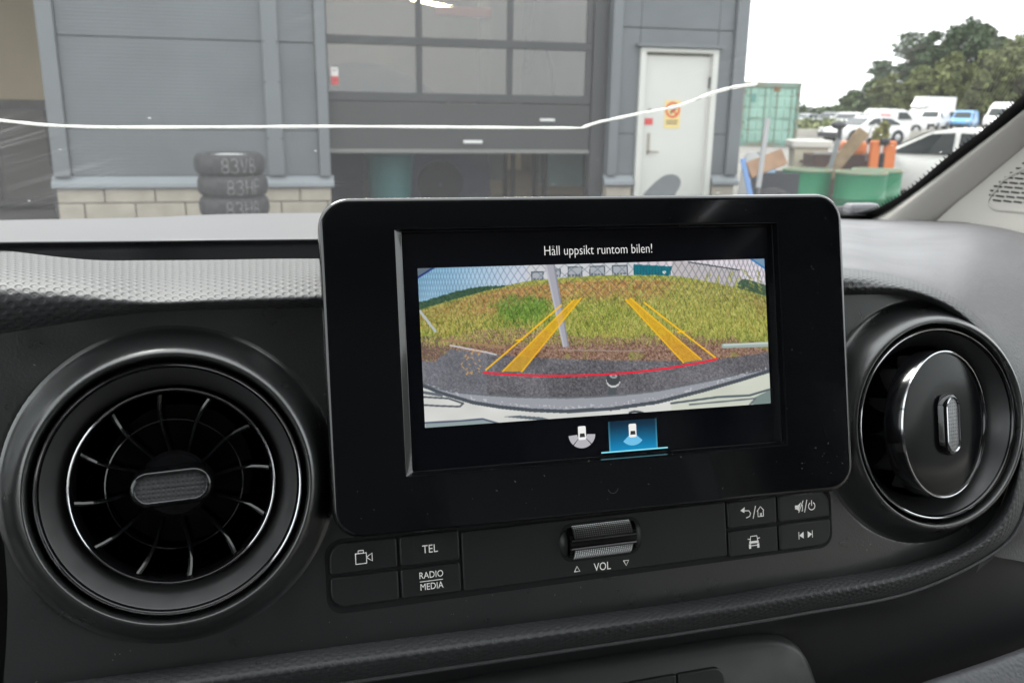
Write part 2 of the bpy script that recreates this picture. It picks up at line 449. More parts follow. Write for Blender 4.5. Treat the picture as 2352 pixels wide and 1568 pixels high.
# ---- dimpled trim: ridge on top, narrow band round the right end and along the bottom
ridge = [(-160, 556, 648, 796), (0, 574, 663, 769), (200, 596, 678, 736), (350, 597.6, 689, 717), (500, 596.5, 684, 711), (720, 594, 677, 707),
         (1100, 598, 672, 700), (1500, 604, 665, 690), (1800, 611, 660, 682), (1945, 616, 656, 678)]
secs = []; far = []; ridge_z = []
for x, yf, yr, yi in ridge:
    c = on2(x, yr, -.002); z = c[2]+.003
    e = at_z(x, yf, z); mid = at_z(x, (yf+yr)/2, c[2]+.0035)
    secs.append([on2(x, yi, -.0125), on2(x, yi*.55+yr*.45, -.0035), c, mid, e]); far.append(e); ridge_z.append(z)
band = [((2062, 679), (2062, 634), -.035), ((2143, 699), (2152, 665), -.028), ((2205, 739), (2219, 703), -.020), ((2263, 792), (2286, 779), -.015),
        ((2301, 855), (2326, 855), -.0135), ((2324, 944), (2348, 922), -.0125), ((2334, 1010), (2363, 1005), -.0125), ((2325, 1083), (2362, 1090), -.0125), ((2289, 1175), (2336, 1205), -.0125),
        ((2215, 1245), (2262, 1277), -.0125), ((2068, 1297), (2085, 1358), -.0125), ((1820, 1338), (1847, 1405), -.0125), ((1575, 1380), (1575, 1449), -.0125),
        ((1150, 1436), (1150, 1512), -.0125), ((700, 1492), (700, 1578), -.0125), ((128, 1568), (128, 1660), -.0125), ((-120, 1602), (-120, 1700), -.0125)]
outer = []
for (ix, iy), (ox, oy), hq in band:
    P = lambda t, h: on2(ix+(ox-ix)*t, iy+(oy-iy)*t, h)
    wide = math.hypot(ox-ix, oy-iy)/2000
    hm = 0.001+min(0.003, wide*0.08)
    secs.append([P(0, -.0125), P(.22, -.0045+hm*.4), P(.48, hm*.7+(hq+.0125)*.2), P(.78, -.002+(hq+.0125)*.5), P(1, hq)]); outer.append(P(1, hq))
tr = loft('dimpled_trim', secs, M_dimple, van, 420, 22)
tube('piping', [tuple(p) for p in catmull([np.asarray(q_)+N2*.0012 for q_ in outer[5:]], 160)], .0011, mat('piping_grain', (.10, .10, .105), .4, bump=.8, bscale=900, bdist=.0005), van, 6)
tag(tr, 'dark dimpled soft trim wrapping round the vents and display')

# ---- tray behind the ridge and rear dash top
rear_px = [(-200, 556, 516), (0, 553, 510), (200, 551.5, 506), (360, 550, 502), (500, 548, 495.5), (720, 546, 492), (1100, 543, 493), (1500, 541, 495), (1750, 541, 498)]
ts, rs = [], []
for (x, yfr, yb) in rear_px:
    e = np.array([np.interp(x, [r_[0] for r_ in ridge], [q[k] for q in far]) for k in range(3)])
    z = e[2]+.003
    ed = at_z(x, yfr, z)
    base = at_y(x, yb, 1.03)
    ts.append([e+np.array([0, -.002, -.001]), e+np.array([0, .002, -.004]), e+np.array([0, .003, -.02]), e*0.6+ed*0.4+np.array([0, 0, -.036]), ed+np.array([0, .004, -.04])])
    rs.append([ed+np.array([0, .006, -.045]), ed+np.array([0, .001, -.014]), ed+np.array([0, .0005, -.004]), ed+np.array([0, .004, 0]), ed*.72+base*.28+np.array([0, 0, .003]), ed*.35+base*.65+np.array([0, 0, .004]), base, base+np.array([0, .03, -.02])])
loft('storage_tray', ts, M_dark, van, 60, 14)
loft('dash_top', rs, M_dashtop, van, 90, 40)

# ---- right-hand dash, curving from the windscreen down round the trim
colm = [(at_y(1650, 497, 1.03), at_z(1650, 607, 1.3215)), (at_y(1800, 499, 1.02), far[-2]), (at_y(1945, 502, 1.0), far[-1]),
        (at_x(2000, 503, .72), outer[0]), (at_x(2143, 508.5, .73), outer[1]), (at_x(2241, 515, .74), outer[2]), (at_x(2352, 536, .75), outer[3]),
        (at_x(2480, 590, .75), outer[4]), (at_x(2620, 690, .75), outer[5]), (at_x(2740, 830, .75), outer[6]), (at_x(2780, 1000, .74), outer[7]),
        (at_x(2700, 1200, .70), outer[8]), (at_d(2500, 1400, .56), outer[9])]
ds = []
for k, (a, b) in enumerate(colm):
    a = np.asarray(a); b = np.asarray(b); L = np.linalg.norm(a-b)
    bul = np.array([0, -0.02, 0.06])*L*(0.0 if k < 4 else min(1.0, (k-3)*.16))
    ds.append([b+np.array([.0, .004, -.012]), b, b+(a-b)*.12+bul*.45, b+(a-b)*.35+bul, b+(a-b)*.68+bul*.9, a, a+(a-b)/L*.012])
tag(loft('dash_side', ds, M_dash, van, 150, 60, flip=True), 'grained grey dash surface beside the trim, below the pillar')

# ---- lower panel, console with keys, knee pad
lp = [(-140, 1700), (400, 1617), (800, 1566), (1200, 1504), (1575, 1449), (1847, 1405), (2085, 1358)]
ls = [[on2(x, y-10, -.0135), on2(x, y+14, -.024), on2(x, y+110, -.032), on2(x, y+420, -.040)] for x, y in lp]
for (x, y), (dx, dy) in (((2262, 1277), (.5, .85)), ((2336, 1205), (.8, .55))):
    ls.append([on2(x-6, y-6, -.0135), on2(x+14*dx, y+14*dy, -.024), on2(x+140*dx, y+140*dy, -.030), on2(x+420*dx, y+420*dy, -.040)])
loft('lower_panel', ls, mat('lower_plastic', (0.018, 0.0185, 0.0195), 0.5, bump=0.1, bscale=1400, bdist=0.0003), van, 80, 20)
cpx = [(1890, 1760), (1888, 1600), (1878, 1552), (1862, 1512), (1842, 1486), (1812, 1470), (1768, 1463), (1700, 1468), (1575, 1488), (1300, 1531), (1090, 1566), (900, 1598), (600, 1650), (600, 1760)]
cuv = [uv2(x, y, -.020) for x, y in cpx]
cuv = [tuple(p) for p in catmull(cuv[:-1], 60)] + [cuv[-1]]
shells('console_panel', [(cuv, -.06), (cuv, -.026), (inset(cuv, .0012), -.0222), (inset(cuv, .004), -.020)], mat('console_plastic', (0.042, 0.043, 0.044), 0.45, rvar=0.06, vscale=40), van, W2, auto=60)
vt = uv2(1600, 1540, -.018)[1]
kx = [uv2(x, 1560, -.018)[0] for x in (1180, 1312, 1447, 1557, 1668)]
for i in range(4):
    rr_ = .006 if i == 3 else .0012
    o = rrect((kx[i]+kx[i+1])/2, vt-.011, kx[i+1]-kx[i]-.0010, .022, .001, radii=(.0012, rr_, .0012, .0012))
    pad('climate_key', o, M_button, van, W2, -.03, -.0180, .0008)
ks = []
for x, y in ((1980, 1622), (2120, 1567), (2240, 1527), (2352, 1487), (2480, 1438), (2620, 1370)):
    ks.append([on2(x+5, y+6, -.03), on2(x, y, -.012), on2(x+10, y+30, -.003), on2(x+60, y+140, .006), on2(x+140, y+340, .010)])
loft('knee_pad', ks, mat('knee_grain', (0.13, 0.131, 0.142), 0.5, bump=0.5, bscale=520, bdist=0.0008, kind='grain'), van, 60, 30)
# driver's side, left of the frame: dash, instrument hood, steering wheel
dl = []
for x, e in ((-.68, .02), (-.5, .0), (-.34, .0), (-.175, .0)):
    dl.append([(x, .44, .92), (x, .415, 1.10), (x, .405, 1.25), (x, .412, 1.312), (x, .45, 1.322), (x, .62, 1.318-e), (x, 1.0, 1.262-e), (x, 1.06, 1.24)])
loft('driver_dash', dl, M_dash, van, 30, 40)
box('column_shroud', tuple(W2(-.145, -.10, -.040)), (.145, .03, .24), M_black, van, .012, rot=Matrix.Rotation(-TILT, 4, 'X'))
ins = empty('instrument_hood', parent=van)
hs2 = []
for k in range(13):
    a_ = math.pi*k/12; cx_, cz_ = -.345-.155*math.cos(a_), 1.27+.115*math.sin(a_)**.7
    hs2.append([(cx_, .50, cz_-.02), (cx_, .40, cz_), (cx_, .33, cz_+.004), (cx_*.97-.0104, .325, cz_-.008), (cx_*.95-.0173, .39, cz_-.018)])
loft('hood', hs2, M_dash, ins, 40, 16); box('cluster_glass', (-.345, .415, 1.285), (.29, .01, .13), M_piano, ins, .004)
stw = empty('steering_wheel', parent=van); SC = Vector((-.345, .17, 1.12)); SR = Matrix.Rotation(math.radians(-28), 4, 'X')
sw = lambda x, z, h: SC+(SR @ Vector((x, -h, z)))
tube('rim', [sw(.185*math.cos(2*math.pi*k/48), .185*math.sin(2*math.pi*k/48), 0) for k in range(49)], .015, mat('wheel_leather', (.02, .02, .021), .5), stw, 12)
lathe('hub', [(.075, -.03), (.078, .0), (.068, .018), (.03, .024), (.001, .025)], M_button, stw, lambda x, y, h: sw(x, y, h-.01), 32)
for a_ in (0, 180, 270):
    c_, s_ = math.cos(math.radians(a_)), math.sin(math.radians(a_)); tube('spoke', [sw(.06*c_, .06*s_, -.008), sw(.18*c_, .18*s_, 0)], [.022, .014], M_button, stw, 8)

# ---- button rows
UL = (0.0583, 0.0882, 0.1157, 0.2482, 0.2765, 0.3072); VL = (-0.0810, -0.0952, -0.1092)
dv_ = -0.0013                                          # the right block sits a touch lower
hb = -0.0118; g = 0.0005
bed = rrect((UL[0]+UL[5])/2, (VL[0]+VL[2])/2-.0006, UL[5]-UL[0]+.0028, VL[0]-VL[2]+.0040, .0075)
pad('key_bed', bed, M_black, van, W2, -.02, -.01195, .0003)
def key(i, j, sh=0.0, rad=(.0014,)*4):
    o = rrect((UL[i]+UL[i+1])/2, (VL[j]+VL[j+1])/2+sh, UL[i+1]-UL[i]-2*g, VL[j]-VL[j+1]-2*g, .0014, radii=rad)
    return pad('control_key', o, M_button, van, W2, -.016, hb+.0010, .0007)
R_ = .0065; q = .0014; hs_ = hb+.00106
k_cam = key(0, 0, 0, (R_, q, q, q)); k_tel = key(1, 0); k_blank = key(0, 1, 0, (q, q, q, R_)); k_rad = key(1, 1)
k_back = key(3, 0, dv_); k_mute = key(4, 0, dv_, (q, R_, q, q)); k_car = key(3, 1, dv_); k_skip = key(4, 1, dv_, (q, q, R_, q))
for o, l in ((k_cam, 'black key with camera symbol'), (k_tel, 'black key marked TEL'), (k_blank, 'blank black key'), (k_rad, 'black key marked RADIO MEDIA'),
             (k_back, 'black key with back arrow and house'), (k_mute, 'black key with crossed speaker and power symbol'), (k_car, 'black key with car symbol'), (k_skip, 'black key with skip arrows')):
    o['label'] = l
midp = rrect((UL[2]+UL[3])/2, (VL[0]+VL[2])/2+dv_*.5, UL[3]-UL[2]-2*g, VL[0]-VL[2]-2*g-.0006, .0014)
k_mid = pad('roller_panel', midp, M_button, van, W2, -.016, hb+.0008, .0006)
def cen(i, j, sh=0.0): return (UL[i]+UL[i+1])/2, (VL[j]+VL[j+1])/2+sh
lw = 0.00045
cx, cy = cen(0, 0)
strokes('camera_symbol', [[(-1, .55), (-1, -.75), (.35, -.75), (.35, .55), (-1, .55)], [(-.65, .55), (-.65, .9), (0, .9), (0, .55)], [(.45, -.1), (1.05, -.55), (1.05, .45), (.45, .05)]], lw, M_print, k_cam, W2, cx, cy-.0005, .0034, hs_)
cx, cy = cen(1, 0); text('lettering', 'TEL', .0050, M_print, k_tel, W2, cx, cy-.0003, hs_, .88)
cx, cy = cen(1, 1); text('lettering', 'RADIO', .0041, M_print, k_rad, W2, cx, cy+.0026, hs_, .86)
text('lettering', 'MEDIA', .0041, M_print, k_rad, W2, cx, cy-.0024, hs_, .86)
strokes('divider_line', [[(-1, 0), (1, 0)]], .0003, M_print, k_rad, W2, cx, cy+.0001, .0050, hs_)
cx, cy = cen(3, 0, dv_)
strokes('back_symbol', [[(-1.55, .45), (-.6, .35), (-.35, -.05), (-.5, -.45), (-1.05, -.62)], [(.05, -.8), (.5, .9)], [(.75, .15), (1.3, .75), (1.85, .15), (1.75, .15), (1.75, -.65), (.85, -.65), (.85, .15)], [(1.25, -.65), (1.25, -.2), (1.45, -.2), (1.45, -.65)]],
        lw, M_print, k_back, W2, cx, cy, .0034, hs_, fills=[[(-2.0, .5), (-1.35, .1), (-1.25, .95)]])
cx, cy = cen(4, 0, dv_)
strokes('mute_symbol', [[(-1.0, -.75), (-.2, .85)], [(-.55, -.55), (-.35, -.65), (-.35, .3)], [(0, -.8), (.45, .9)], arc(1.25, -.05, .55, 125, 415), [(1.25, .05), (1.25, .75)]],
        lw, M_print, k_mute, W2, cx, cy, .0034, hs_, fills=[[(-1.6, -.25), (-1.25, -.3), (-1.0, -.6), (-.55, .7), (-1.1, .3), (-1.6, .3)]])
cx, cy = cen(3, 1, dv_)
strokes('car_symbol', [[(-.62, .1), (-.5, .8), (.5, .8), (.62, .1)], [(-.95, .45), (-.62, .4)], [(.95, .45), (.62, .4)], [(-.5, -.55), (.5, -.55)]], lw, M_print, k_car, W2, cx, cy, .0034, hs_,
        fills=[[(-.8, -.25), (.8, -.25), (.75, .1), (-.75, .1)], [(-.85, -.95), (-.5, -.95), (-.5, -.3), (-.85, -.3)], [(.5, -.95), (.85, -.95), (.85, -.3), (.5, -.3)]])
cx, cy = cen(4, 1, dv_)
strokes('skip_symbol', [[(-1.15, -.5), (-1.15, .5)], [(1.15, -.5), (1.15, .5)]], lw*.8, M_print, k_skip, W2, cx, cy, .0034, hs_, fills=[[(-1.1, 0), (-.35, -.5), (-.35, .5)], [(1.1, 0), (.35, .5), (.35, -.5)]])
rc = 0.1822
text('lettering', 'VOL', .0052, M_print, k_mid, W2, rc, -.1060, hb+.00086, .85)
strokes('volume_arrow', [[(-1, -.8), (1, -.8), (0, 1), (-1, -.8)]], .0004, M_print, k_mid, W2, rc-.0125, -.1056, .0013, hb+.00086)
strokes('volume_arrow', [[(-1, .8), (1, .8), (0, -1), (-1, .8)]], .0004, M_print, k_mid, W2, rc+.0120, -.1056, .0013, hb+.00086)

# ---- volume roller
rol = empty('volume_roller', parent=van)
pad('roller_slot', rrect(rc, -.0932, .0405, .0178, .006), M_black, rol, W2, -.016, hb+.00095, .0002)
def half_cyl(name, u0, u1, r, m, a0, a1, n=24, cap=True):
    v, f, uvs = [], [], []
    for k in range(n+1):
        a = math.radians(a0+(a1-a0)*k/n)
        for u in (u0, u1):
            v.append(W2(rc+u, -.0932+r*math.sin(a), hb-.0040+r*math.cos(a))); uvs.append((u, r*math.radians(a0+(a1-a0)*k/n)))
    for k in range(n): f.append((2*k, 2*k+2, 2*k+3, 2*k+1))
    if cap: f.append(tuple(range(0, 2*n+2, 2))); f.append(tuple(range(1, 2*n+2, 2))[::-1])
    return mesh(name, v, f, m, rol, True, uv=uvs, auto=40)
half_cyl('roller_drum', -.0165, .0165, .0084, M_vgloss, -95, 95)
half_cyl('grip', -.0145, .0145, .0091, M_knobw, 14, 66)
half_cyl('grip', -.0145, .0145, .0091, M_knobw, -66, -17)
gdv, gdf = [], []
for (a0_, a1_) in ((16, 64), (-64, -19)):
    for i in range(27):
        for j in range(8):
            u_ = -.0138+.0276*i/26; an_ = math.radians(a0_+(a1_-a0_)*(j+.5)/8); bi_ = len(gdv); e_ = .00033
            for (p_, q_, h_) in ((-1, 0, .0), (0, -1, .0), (1, 0, .0), (0, 1, .0), (0, 0, .00034)):
                r_ = .0091+h_; aa_ = an_+q_*e_/.0091
                gdv.append(W2(rc+u_+p_*e_, -.0932+r_*math.sin(aa_), hb-.0040+r_*math.cos(aa_)))
            gdf += [(bi_, bi_+1, bi_+4), (bi_+1, bi_+2, bi_+4), (bi_+2, bi_+3, bi_+4), (bi_+3, bi_, bi_+4)]
tag(mesh('grip_studs', gdv, gdf, mat('stud_metal', (.68, .68, .69), .25, metal=.7), rol), kind='stuff')
half_cyl('chrome_edge', -.0160, .0160, .0092, M_chrome, 8, 12.5, 4)
half_cyl('chrome_edge', -.0160, .0160, .0092, M_chrome, -15.5, -11, 4)
for s in (-1, 1):
    v, f = [], []
    n1, n2 = 14, 20
    for i in range(n1+1):
        a = math.pi/2*i/n1
        for k in range(n2+1):
            b = -math.pi/2+math.pi*k/n2
            rr_ = .0080*math.sin(a)
            v.append(W2(rc+s*(.0172+.0046*math.cos(a)), -.0932+rr_*math.sin(b)*1.02, hb-.004+rr_*math.cos(b)*.85))
    mesh('end_cup', v, grid_faces(n1+1, n2+1, flip=s < 0), M_button, rol, True)

# ---- display unit
dis = empty('display_unit', parent=van)
def uv1(x, y, h=0.0):
    d = ray(x, y); t = ((P0+h*NN-C) @ NN)/(d @ NN); P = C+t*d-P0
    return float(P @ XX), float(P @ VV)
ob = rrect(.0418, -.0078, .2400, .1390, .0125, seg=10)
rec_o = rrect(.0400, -.0026, .1752, .1022, .0006, seg=10); rec_i = rrect(.0414, -.0023, .1715, .1000, .0006, seg=10)
h0 = -.0042
hous = shells('display_housing', [(inset(ob, .004), -.030), (ob, -.020), (ob, -.0022), (inset(ob, .0004), -.0010), (inset(ob, .0011), -.0003), (inset(ob, .0020), 0), (inset(ob, .0026), 0), (inset(rec_o, -.0006), 0), (rec_o, 0), (inset(rec_o, .0002), -.0001), (inset(rec_i, -.0002), h0+.0001), (rec_i, h0)], M_piano, dis, W1, cap0=True, cap1=False, auto=35)
glass = shells('screen_glass', [(rec_i, h0), (inset(rec_i, .0002), h0+.00005)], mat('screen_glass', (0.004, 0.0045, 0.007), 0.12, rvar=.04, vscale=20), dis, W1)
# thin bright rim line of the housing's upper edge
HP = h0+.0005
pc = [uv1(x, y, HP) for x, y in ((960, 612), (1758, 598), (1768, 928), (975, 980))]
pu0, pu1 = (pc[0][0]+pc[3][0])/2, (pc[1][0]+pc[2][0])/2; pv1, pv0 = (pc[0][1]+pc[1][1])/2, (pc[2][1]+pc[3][1])/2

# the reversing-camera picture, painted vertex by vertex
def paint_picture(NX, NY):
    rs_ = np.random.RandomState(3)
    src = np.array([(458, 342), (1968, 313), (1990, 940), (487, 1040)], float)
    A = []; bb = []
    for (s, t), (X, Y) in zip(((0, 0), (1, 0), (1, 1), (0, 1)), src):
        A += [[s, t, 1, 0, 0, 0, -s*X, -t*X], [0, 0, 0, s, t, 1, -s*Y, -t*Y]]; bb += [X, Y]
    Hm = np.append(np.linalg.solve(np.array(A), np.array(bb)), 1).reshape(3, 3)
    s, t = np.meshgrid(np.linspace(0, 1, NX), np.linspace(0, 1, NY), indexing='ij')
    w = Hm[2, 0]*s+Hm[2, 1]*t+1; gx = (Hm[0, 0]*s+Hm[0, 1]*t+Hm[0, 2])/w; gy = (Hm[1, 0]*s+Hm[1, 1]*t+Hm[1, 2])/w
    def vn(cell, seed, ay=1.0):
        q_ = np.random.RandomState(seed).rand(400, 300); x = (gx-430)/cell; y = (gy-290)/(cell*ay)
        i = np.floor(x).astype(int) % 399; j = np.floor(y).astype(int) % 299; fx = x-np.floor(x); fy = y-np.floor(y)
        fx = fx*fx*(3-2*fx); fy = fy*fy*(3-2*fy)
        return (q_[i, j]*(1-fx)+q_[i+1, j]*fx)*(1-fy)+(q_[i, j+1]*(1-fx)+q_[i+1, j+1]*fx)*fy
    n1, n2, n3, n4 = vn(90, 1), vn(28, 2), vn(9, 3, .8), vn(4.5, 4)
    curve = lambda pts: np.interp(gx, [p[0] for p in pts], [p[1] for p in pts])
    sm = lambda a, b, x: np.clip((x-a)/(b-a), 0, 1)**2*(3-2*np.clip((x-a)/(b-a), 0, 1))
    img = np.zeros((NX, NY, 3))
    def mixc(mask, c):
        m_ = np.clip(mask, 0, 1)[..., None]; img[:] = img*(1-m_)+np.array(c)*m_ if not isinstance(c, np.ndarray) else img*(1-m_)+c*m_
    C3 = lambda *c: np.array(c, float)
    # sky
    k = sm(450, 1150, gx)[..., None]; d_ = sm(330, 520, gy)[..., None]
    img[:] = C3(120, 172, 205)*(1-k)+C3(214, 205, 212)*k
    img[:] = img*(1-.35*d_*(1-k))+C3(190, 215, 228)*.35*d_*(1-k)
    img += ((n1-.5)*26)[..., None]
    hor = curve([(455, 520), (600, 478), (760, 436), (950, 400), (1150, 384), (1300, 378), (1500, 380), (1600, 386), (1750, 415), (1900, 450), (1995, 480)])
    # far buildings
    mixc((gx > 938)*(gx < 1410)*(gy < 400)*sm(936, 944, gx), C3(196, 198, 202))
    for x0, x1, y0, y1 in ((955, 1010, 360, 400), (1062, 1085, 348, 385), (1115, 1180, 340, 384), (1210, 1278, 337, 380), (1308, 1378, 335, 378)):
        e_ = (gx > x0)*(gx < x1)*(gy > y0)*(gy < y1); mixc(e_, C3(160, 165, 172))
        ed = e_*((gx < x0+5)+(gx > x1-5)+(gy < y0+5) > 0); mixc(ed, C3(84, 94, 102)); mixc(e_*(gy > y1-10)*(np.mod(gx, 14) < 9), C3(96, 104, 112))
    mixc((gx > 1568)*(gy > 318+(gx-1568)*.02)*(gy > 318+(gx-1600)*.16)*(gx < 1862), C3(182, 176, 178))
    mixc((np.abs(gy-(318+(gx-1600)*.165)) < 3)*(gx > 1640)*(gx < 1862), C3(70, 78, 84))
    ctop = 332+(gx-1405)*.065; mixc((gx > 1402)*(gx < 1572-(gy-340)*.35)*(gy > ctop)*(gy < 382+(gx-1405)*.055), C3(14, 104, 118))
    mixc((gx > 1402)*(gx < 1568)*(gy > ctop+8)*(gy < 380)*(np.mod(gx, 13) < 3), C3(8, 78, 92)); mixc((np.hypot(gx-1535, gy-368) < 7)*1., C3(210, 220, 220))
    # ground layers
    g_ = gy > hor
    grass = C3(160, 154, 70)*(1-n2[..., None])+C3(118, 130, 54)*n2[..., None]
    mixc(g_*1., grass)
    field = sm(0, 30, gy-hor)*(1-sm(70, 150, gy-hor-(n1-.5)*60))
    mixc(field*(.4+.4*sm(500, 900, gx)*sm(1750, 1350, gx))*g_, C3(172, 122, 76)); mixc(g_*(gy-hor < 22)*.6*(gx > 900)*(gx < 1650), C3(150, 158, 70))
    for cx_, cy_, rx_, ry_, c_ in ((920, 525, 125, 70, (84, 122, 44)), (1250, 560, 160, 70, (128, 140, 52)), (1700, 530, 270, 125, (150, 150, 68)), (1750, 430, 130, 60, (156, 152, 76)), (620, 600, 150, 60, (140, 130, 62))):
        mixc(sm(1.15, .6, np.hypot((gx-cx_)/rx_, (gy-cy_)/ry_)+(n2-.5)*.5)*.85*g_, C3(*c_))
    mixc(sm(1.0, .5, np.hypot((gx-880)/70, (gy-585)/16))*.7, C3(52, 70, 30))
    img += (g_*(n4-.5)*60)[..., None]*C3(1, 1, .7) + (g_*(n3-.5)*40)[..., None]
    hl = (gx < 840)*(gy > hor-24*sm(860, 640, gx)-6*n3)*(gy < hor+6); mixc(hl*1., C3(48, 78, 52)); img += (hl*(n4-.5)*40)[..., None]
    hr = (gx > 1840)*(gy > hor-46*sm(1830, 1880, gx))*(gy < hor+2); mixc(hr*1., C3(62, 86, 58)); img += (hr*(n4-.5)*50)[..., None]
    # weeds reaching up on the right
    for _ in range(46):
        x0 = rs_.uniform(1380, 1960); y0 = rs_.uniform(430, 620); L_ = rs_.uniform(30, 95); a_ = rs_.uniform(-.6, .6)
        for kk in range(9):
            px = x0+math.sin(a_)*L_*kk/9+rs_.uniform(-10, 10); py = y0-L_*kk/9
            mixc((np.abs((gx-px)*math.cos(a_+1)+(gy-py)*math.sin(a_+1)) < 8)*(np.abs(-(gx-px)*math.sin(a_+1)+(gy-py)*math.cos(a_+1)) < 3)*.8, C3(*(np.array([158, 160, 74])+rs_.uniform(-30, 26))))
    # gravel and asphalt
    yg = curve([(455, 650), (560, 660), (700, 620), (900, 600), (1100, 640), (1300, 652), (1500, 640), (1700, 650), (1995, 672)])+(n2-.5)*46
    ya = curve([(455, 745), (530, 750), (600, 695), (800, 722), (1000, 738), (1300, 748), (1640, 755), (1800, 742), (1995, 715)])
    gr = (gy > yg); mixc(gr*1., C3(124, 94, 80)); img += (gr*(n3-.5)*50)[..., None]+(gr*(n4-.5)*70)[..., None]
    mixc(gr*sm(.62, .85, vn(40, 9))*.7, C3(132, 138, 66))
    mixc((gx < 590)*(gy > 640)*(gy < ya)*.8, C3(96, 80, 72))
    asp = gy > ya; mixc(asp*1., C3(106, 104, 110)*(1-.25*n1[..., None])); img += (asp*(n4-.5)*44)[..., None]+(asp*(n3-.5)*22)[..., None]
    mixc(asp*(gx < 760)*.35, C3(122, 128, 140))
    Hi = np.linalg.inv(Hm)
    def dots(px, py, cols, al):
        w2 = Hi[2, 0]*px+Hi[2, 1]*py+Hi[2, 2]; si = np.round((Hi[0, 0]*px+Hi[0, 1]*py+Hi[0, 2])/w2*(NX-1)).astype(int); ti = np.round((Hi[1, 0]*px+Hi[1, 1]*py+Hi[1, 2])/w2*(NY-1)).astype(int)
        ok = (si >= 0)*(si < NX)*(ti >= 0)*(ti < NY); si, ti = si[ok], ti[ok]; img[si, ti] = img[si, ti]*(1-al)+cols[ok]*al
    nb = 9000
    bx_ = rs_.uniform(455, 1995, nb); by_ = rs_.uniform(395, 690, nb)
    hb_ = np.interp(bx_, [455, 600, 760, 950, 1300, 1600, 1750, 1995], [520, 478, 436, 400, 378, 386, 415, 480])
    dep = np.clip((by_-hb_)/250, 0, 1); keep = (by_ > hb_+8)*(rs_.rand(nb) < .25+dep); bx_, by_, dep = bx_[keep], by_[keep], dep[keep]; nb = len(bx_)
    pal = np.array([(196, 190, 104), (168, 168, 76), (120, 134, 52), (78, 92, 34), (176, 140, 84), (60, 66, 30)], float); bc = pal[rs_.choice(6, nb, p=[.22, .26, .2, .14, .10, .08])]
    bush = np.hypot((bx_-920)/150, (by_-525)/80)+rs_.normal(0, .22, nb) < .95; bc = np.where(bush[:, None], bc*np.array([.68, .88, .66]), bc)
    brn = ((by_-hb_[keep]) < 105)*(bx_ > 700)*(bx_ < 1560)*(rs_.rand(nb) < .40); bc = np.where(brn[:, None], np.array([170, 128, 80])*rs_.uniform(.7, 1.15, (nb, 1)), bc)
    ln = (5+26*dep)*rs_.uniform(.5, 1.2, nb); le = rs_.normal(0, .45, nb)
    for k_ in range(9): dots(bx_+le*ln*k_/8, by_-ln*k_/8, bc*(.85+.03*k_), .62)
    np_ = 5200; gx_ = rs_.uniform(455, 1995, np_); gy_ = np.interp(gx_, [455, 560, 700, 900, 1100, 1300, 1500, 1700, 1995], [650, 660, 620, 600, 640, 652, 640, 650, 672])+rs_.uniform(-10, 1, np_)*0+rs_.uniform(0, 110, np_)
    lim = np.interp(gx_, [455, 530, 600, 800, 1000, 1300, 1640, 1800, 1995], [745, 750, 695, 722, 738, 748, 755, 742, 715]); kk_ = gy_ < lim+4; gx_, gy_ = gx_[kk_], gy_[kk_]
    pal = np.array([(196, 160, 142), (150, 112, 100), (92, 62, 56), (62, 46, 44), (170, 128, 96), (140, 140, 72)], float); dots(gx_, gy_, pal[rs_.choice(6, len(gx_))], .8); dots(gx_+2.4, gy_, pal[rs_.choice(6, len(gx_))], .6)
    na = 6000; ax_ = rs_.uniform(455, 1995, na); ay_ = rs_.uniform(690, 915, na); lim = np.interp(ax_, [455, 530, 600, 800, 1000, 1300, 1640, 1800, 1995], [745, 750, 695, 722, 738, 748, 755, 742, 715]); kk_ = ay_ > lim+3
    dots(ax_[kk_], ay_[kk_], np.repeat(rs_.choice([58, 74, 132, 150], (kk_.sum(), 1)), 3, 1).astype(float), .5)
    def line(pts, w_, c_, al=1.0):
        m_ = np.zeros_like(gx)
        for (xa, ya_), (xb, yb_) in zip(pts[:-1], pts[1:]):
            L2 = (xb-xa)**2+(yb_-ya_)**2; tt = np.clip(((gx-xa)*(xb-xa)+(gy-ya_)*(yb_-ya_))/L2, 0, 1)
            m_ = np.maximum(m_, sm(w_/2+1.6, w_/2-.8, np.hypot(gx-xa-tt*(xb-xa), gy-ya_-tt*(yb_-ya_))))
        mixc(m_*al, C3(*c_))
    def poly(pts, c_, al=1.0):
        ins = np.zeros(gx.shape, bool); n_ = len(pts)
        for i in range(n_):
            (xa, y_a), (xb, y_b) = pts[i], pts[(i+1) % n_]
            cnd = (y_a > gy) != (y_b > gy); ins ^= cnd & (gx < (xb-xa)*(gy-y_a)/((y_b-y_a) or 1e-9)+xa)
        mixc(ins*al, C3(*c_)); return ins
    line([(560, 655), (700, 672), (830, 690)], 9, (150, 118, 88)); line([(600, 680), (760, 712), (800, 722)], 6, (190, 190, 195))
    line([(1080, 702), (1300, 708), (1440, 710)], 4, (150, 130, 120)); line([(1790, 690), (1985, 684)], 20, (150, 165, 160)); line([(1790, 686), (1985, 679)], 5, (196, 205, 200))
    for _ in range(26):
        x0, y0 = 680+rs_.uniform(-30, 60), 770+rs_.uniform(-70, 40); line([(x0, y0), (x0+rs_.uniform(-9, 9), y0+rs_.uniform(3, 9))], 4, (200, 150, 90), .8)
    # wire fence
    kx = np.where(gx < 1150, 1150-(1150-gx)*(1+((1150-gx)/690)**2*1.7), 1150+(gx-1150)*(1+((gx-1150)/830)**2*.9))
    sp = 58.0; fade = sm(620, 390, gy)*.42
    aa = np.abs(np.mod(kx+gy*1.15, sp)/sp-.5)*sp; ab = np.abs(np.mod(kx-gy*1.15, sp)/sp-.5)*sp
    strch = 1+np.abs(kx-gx)/260
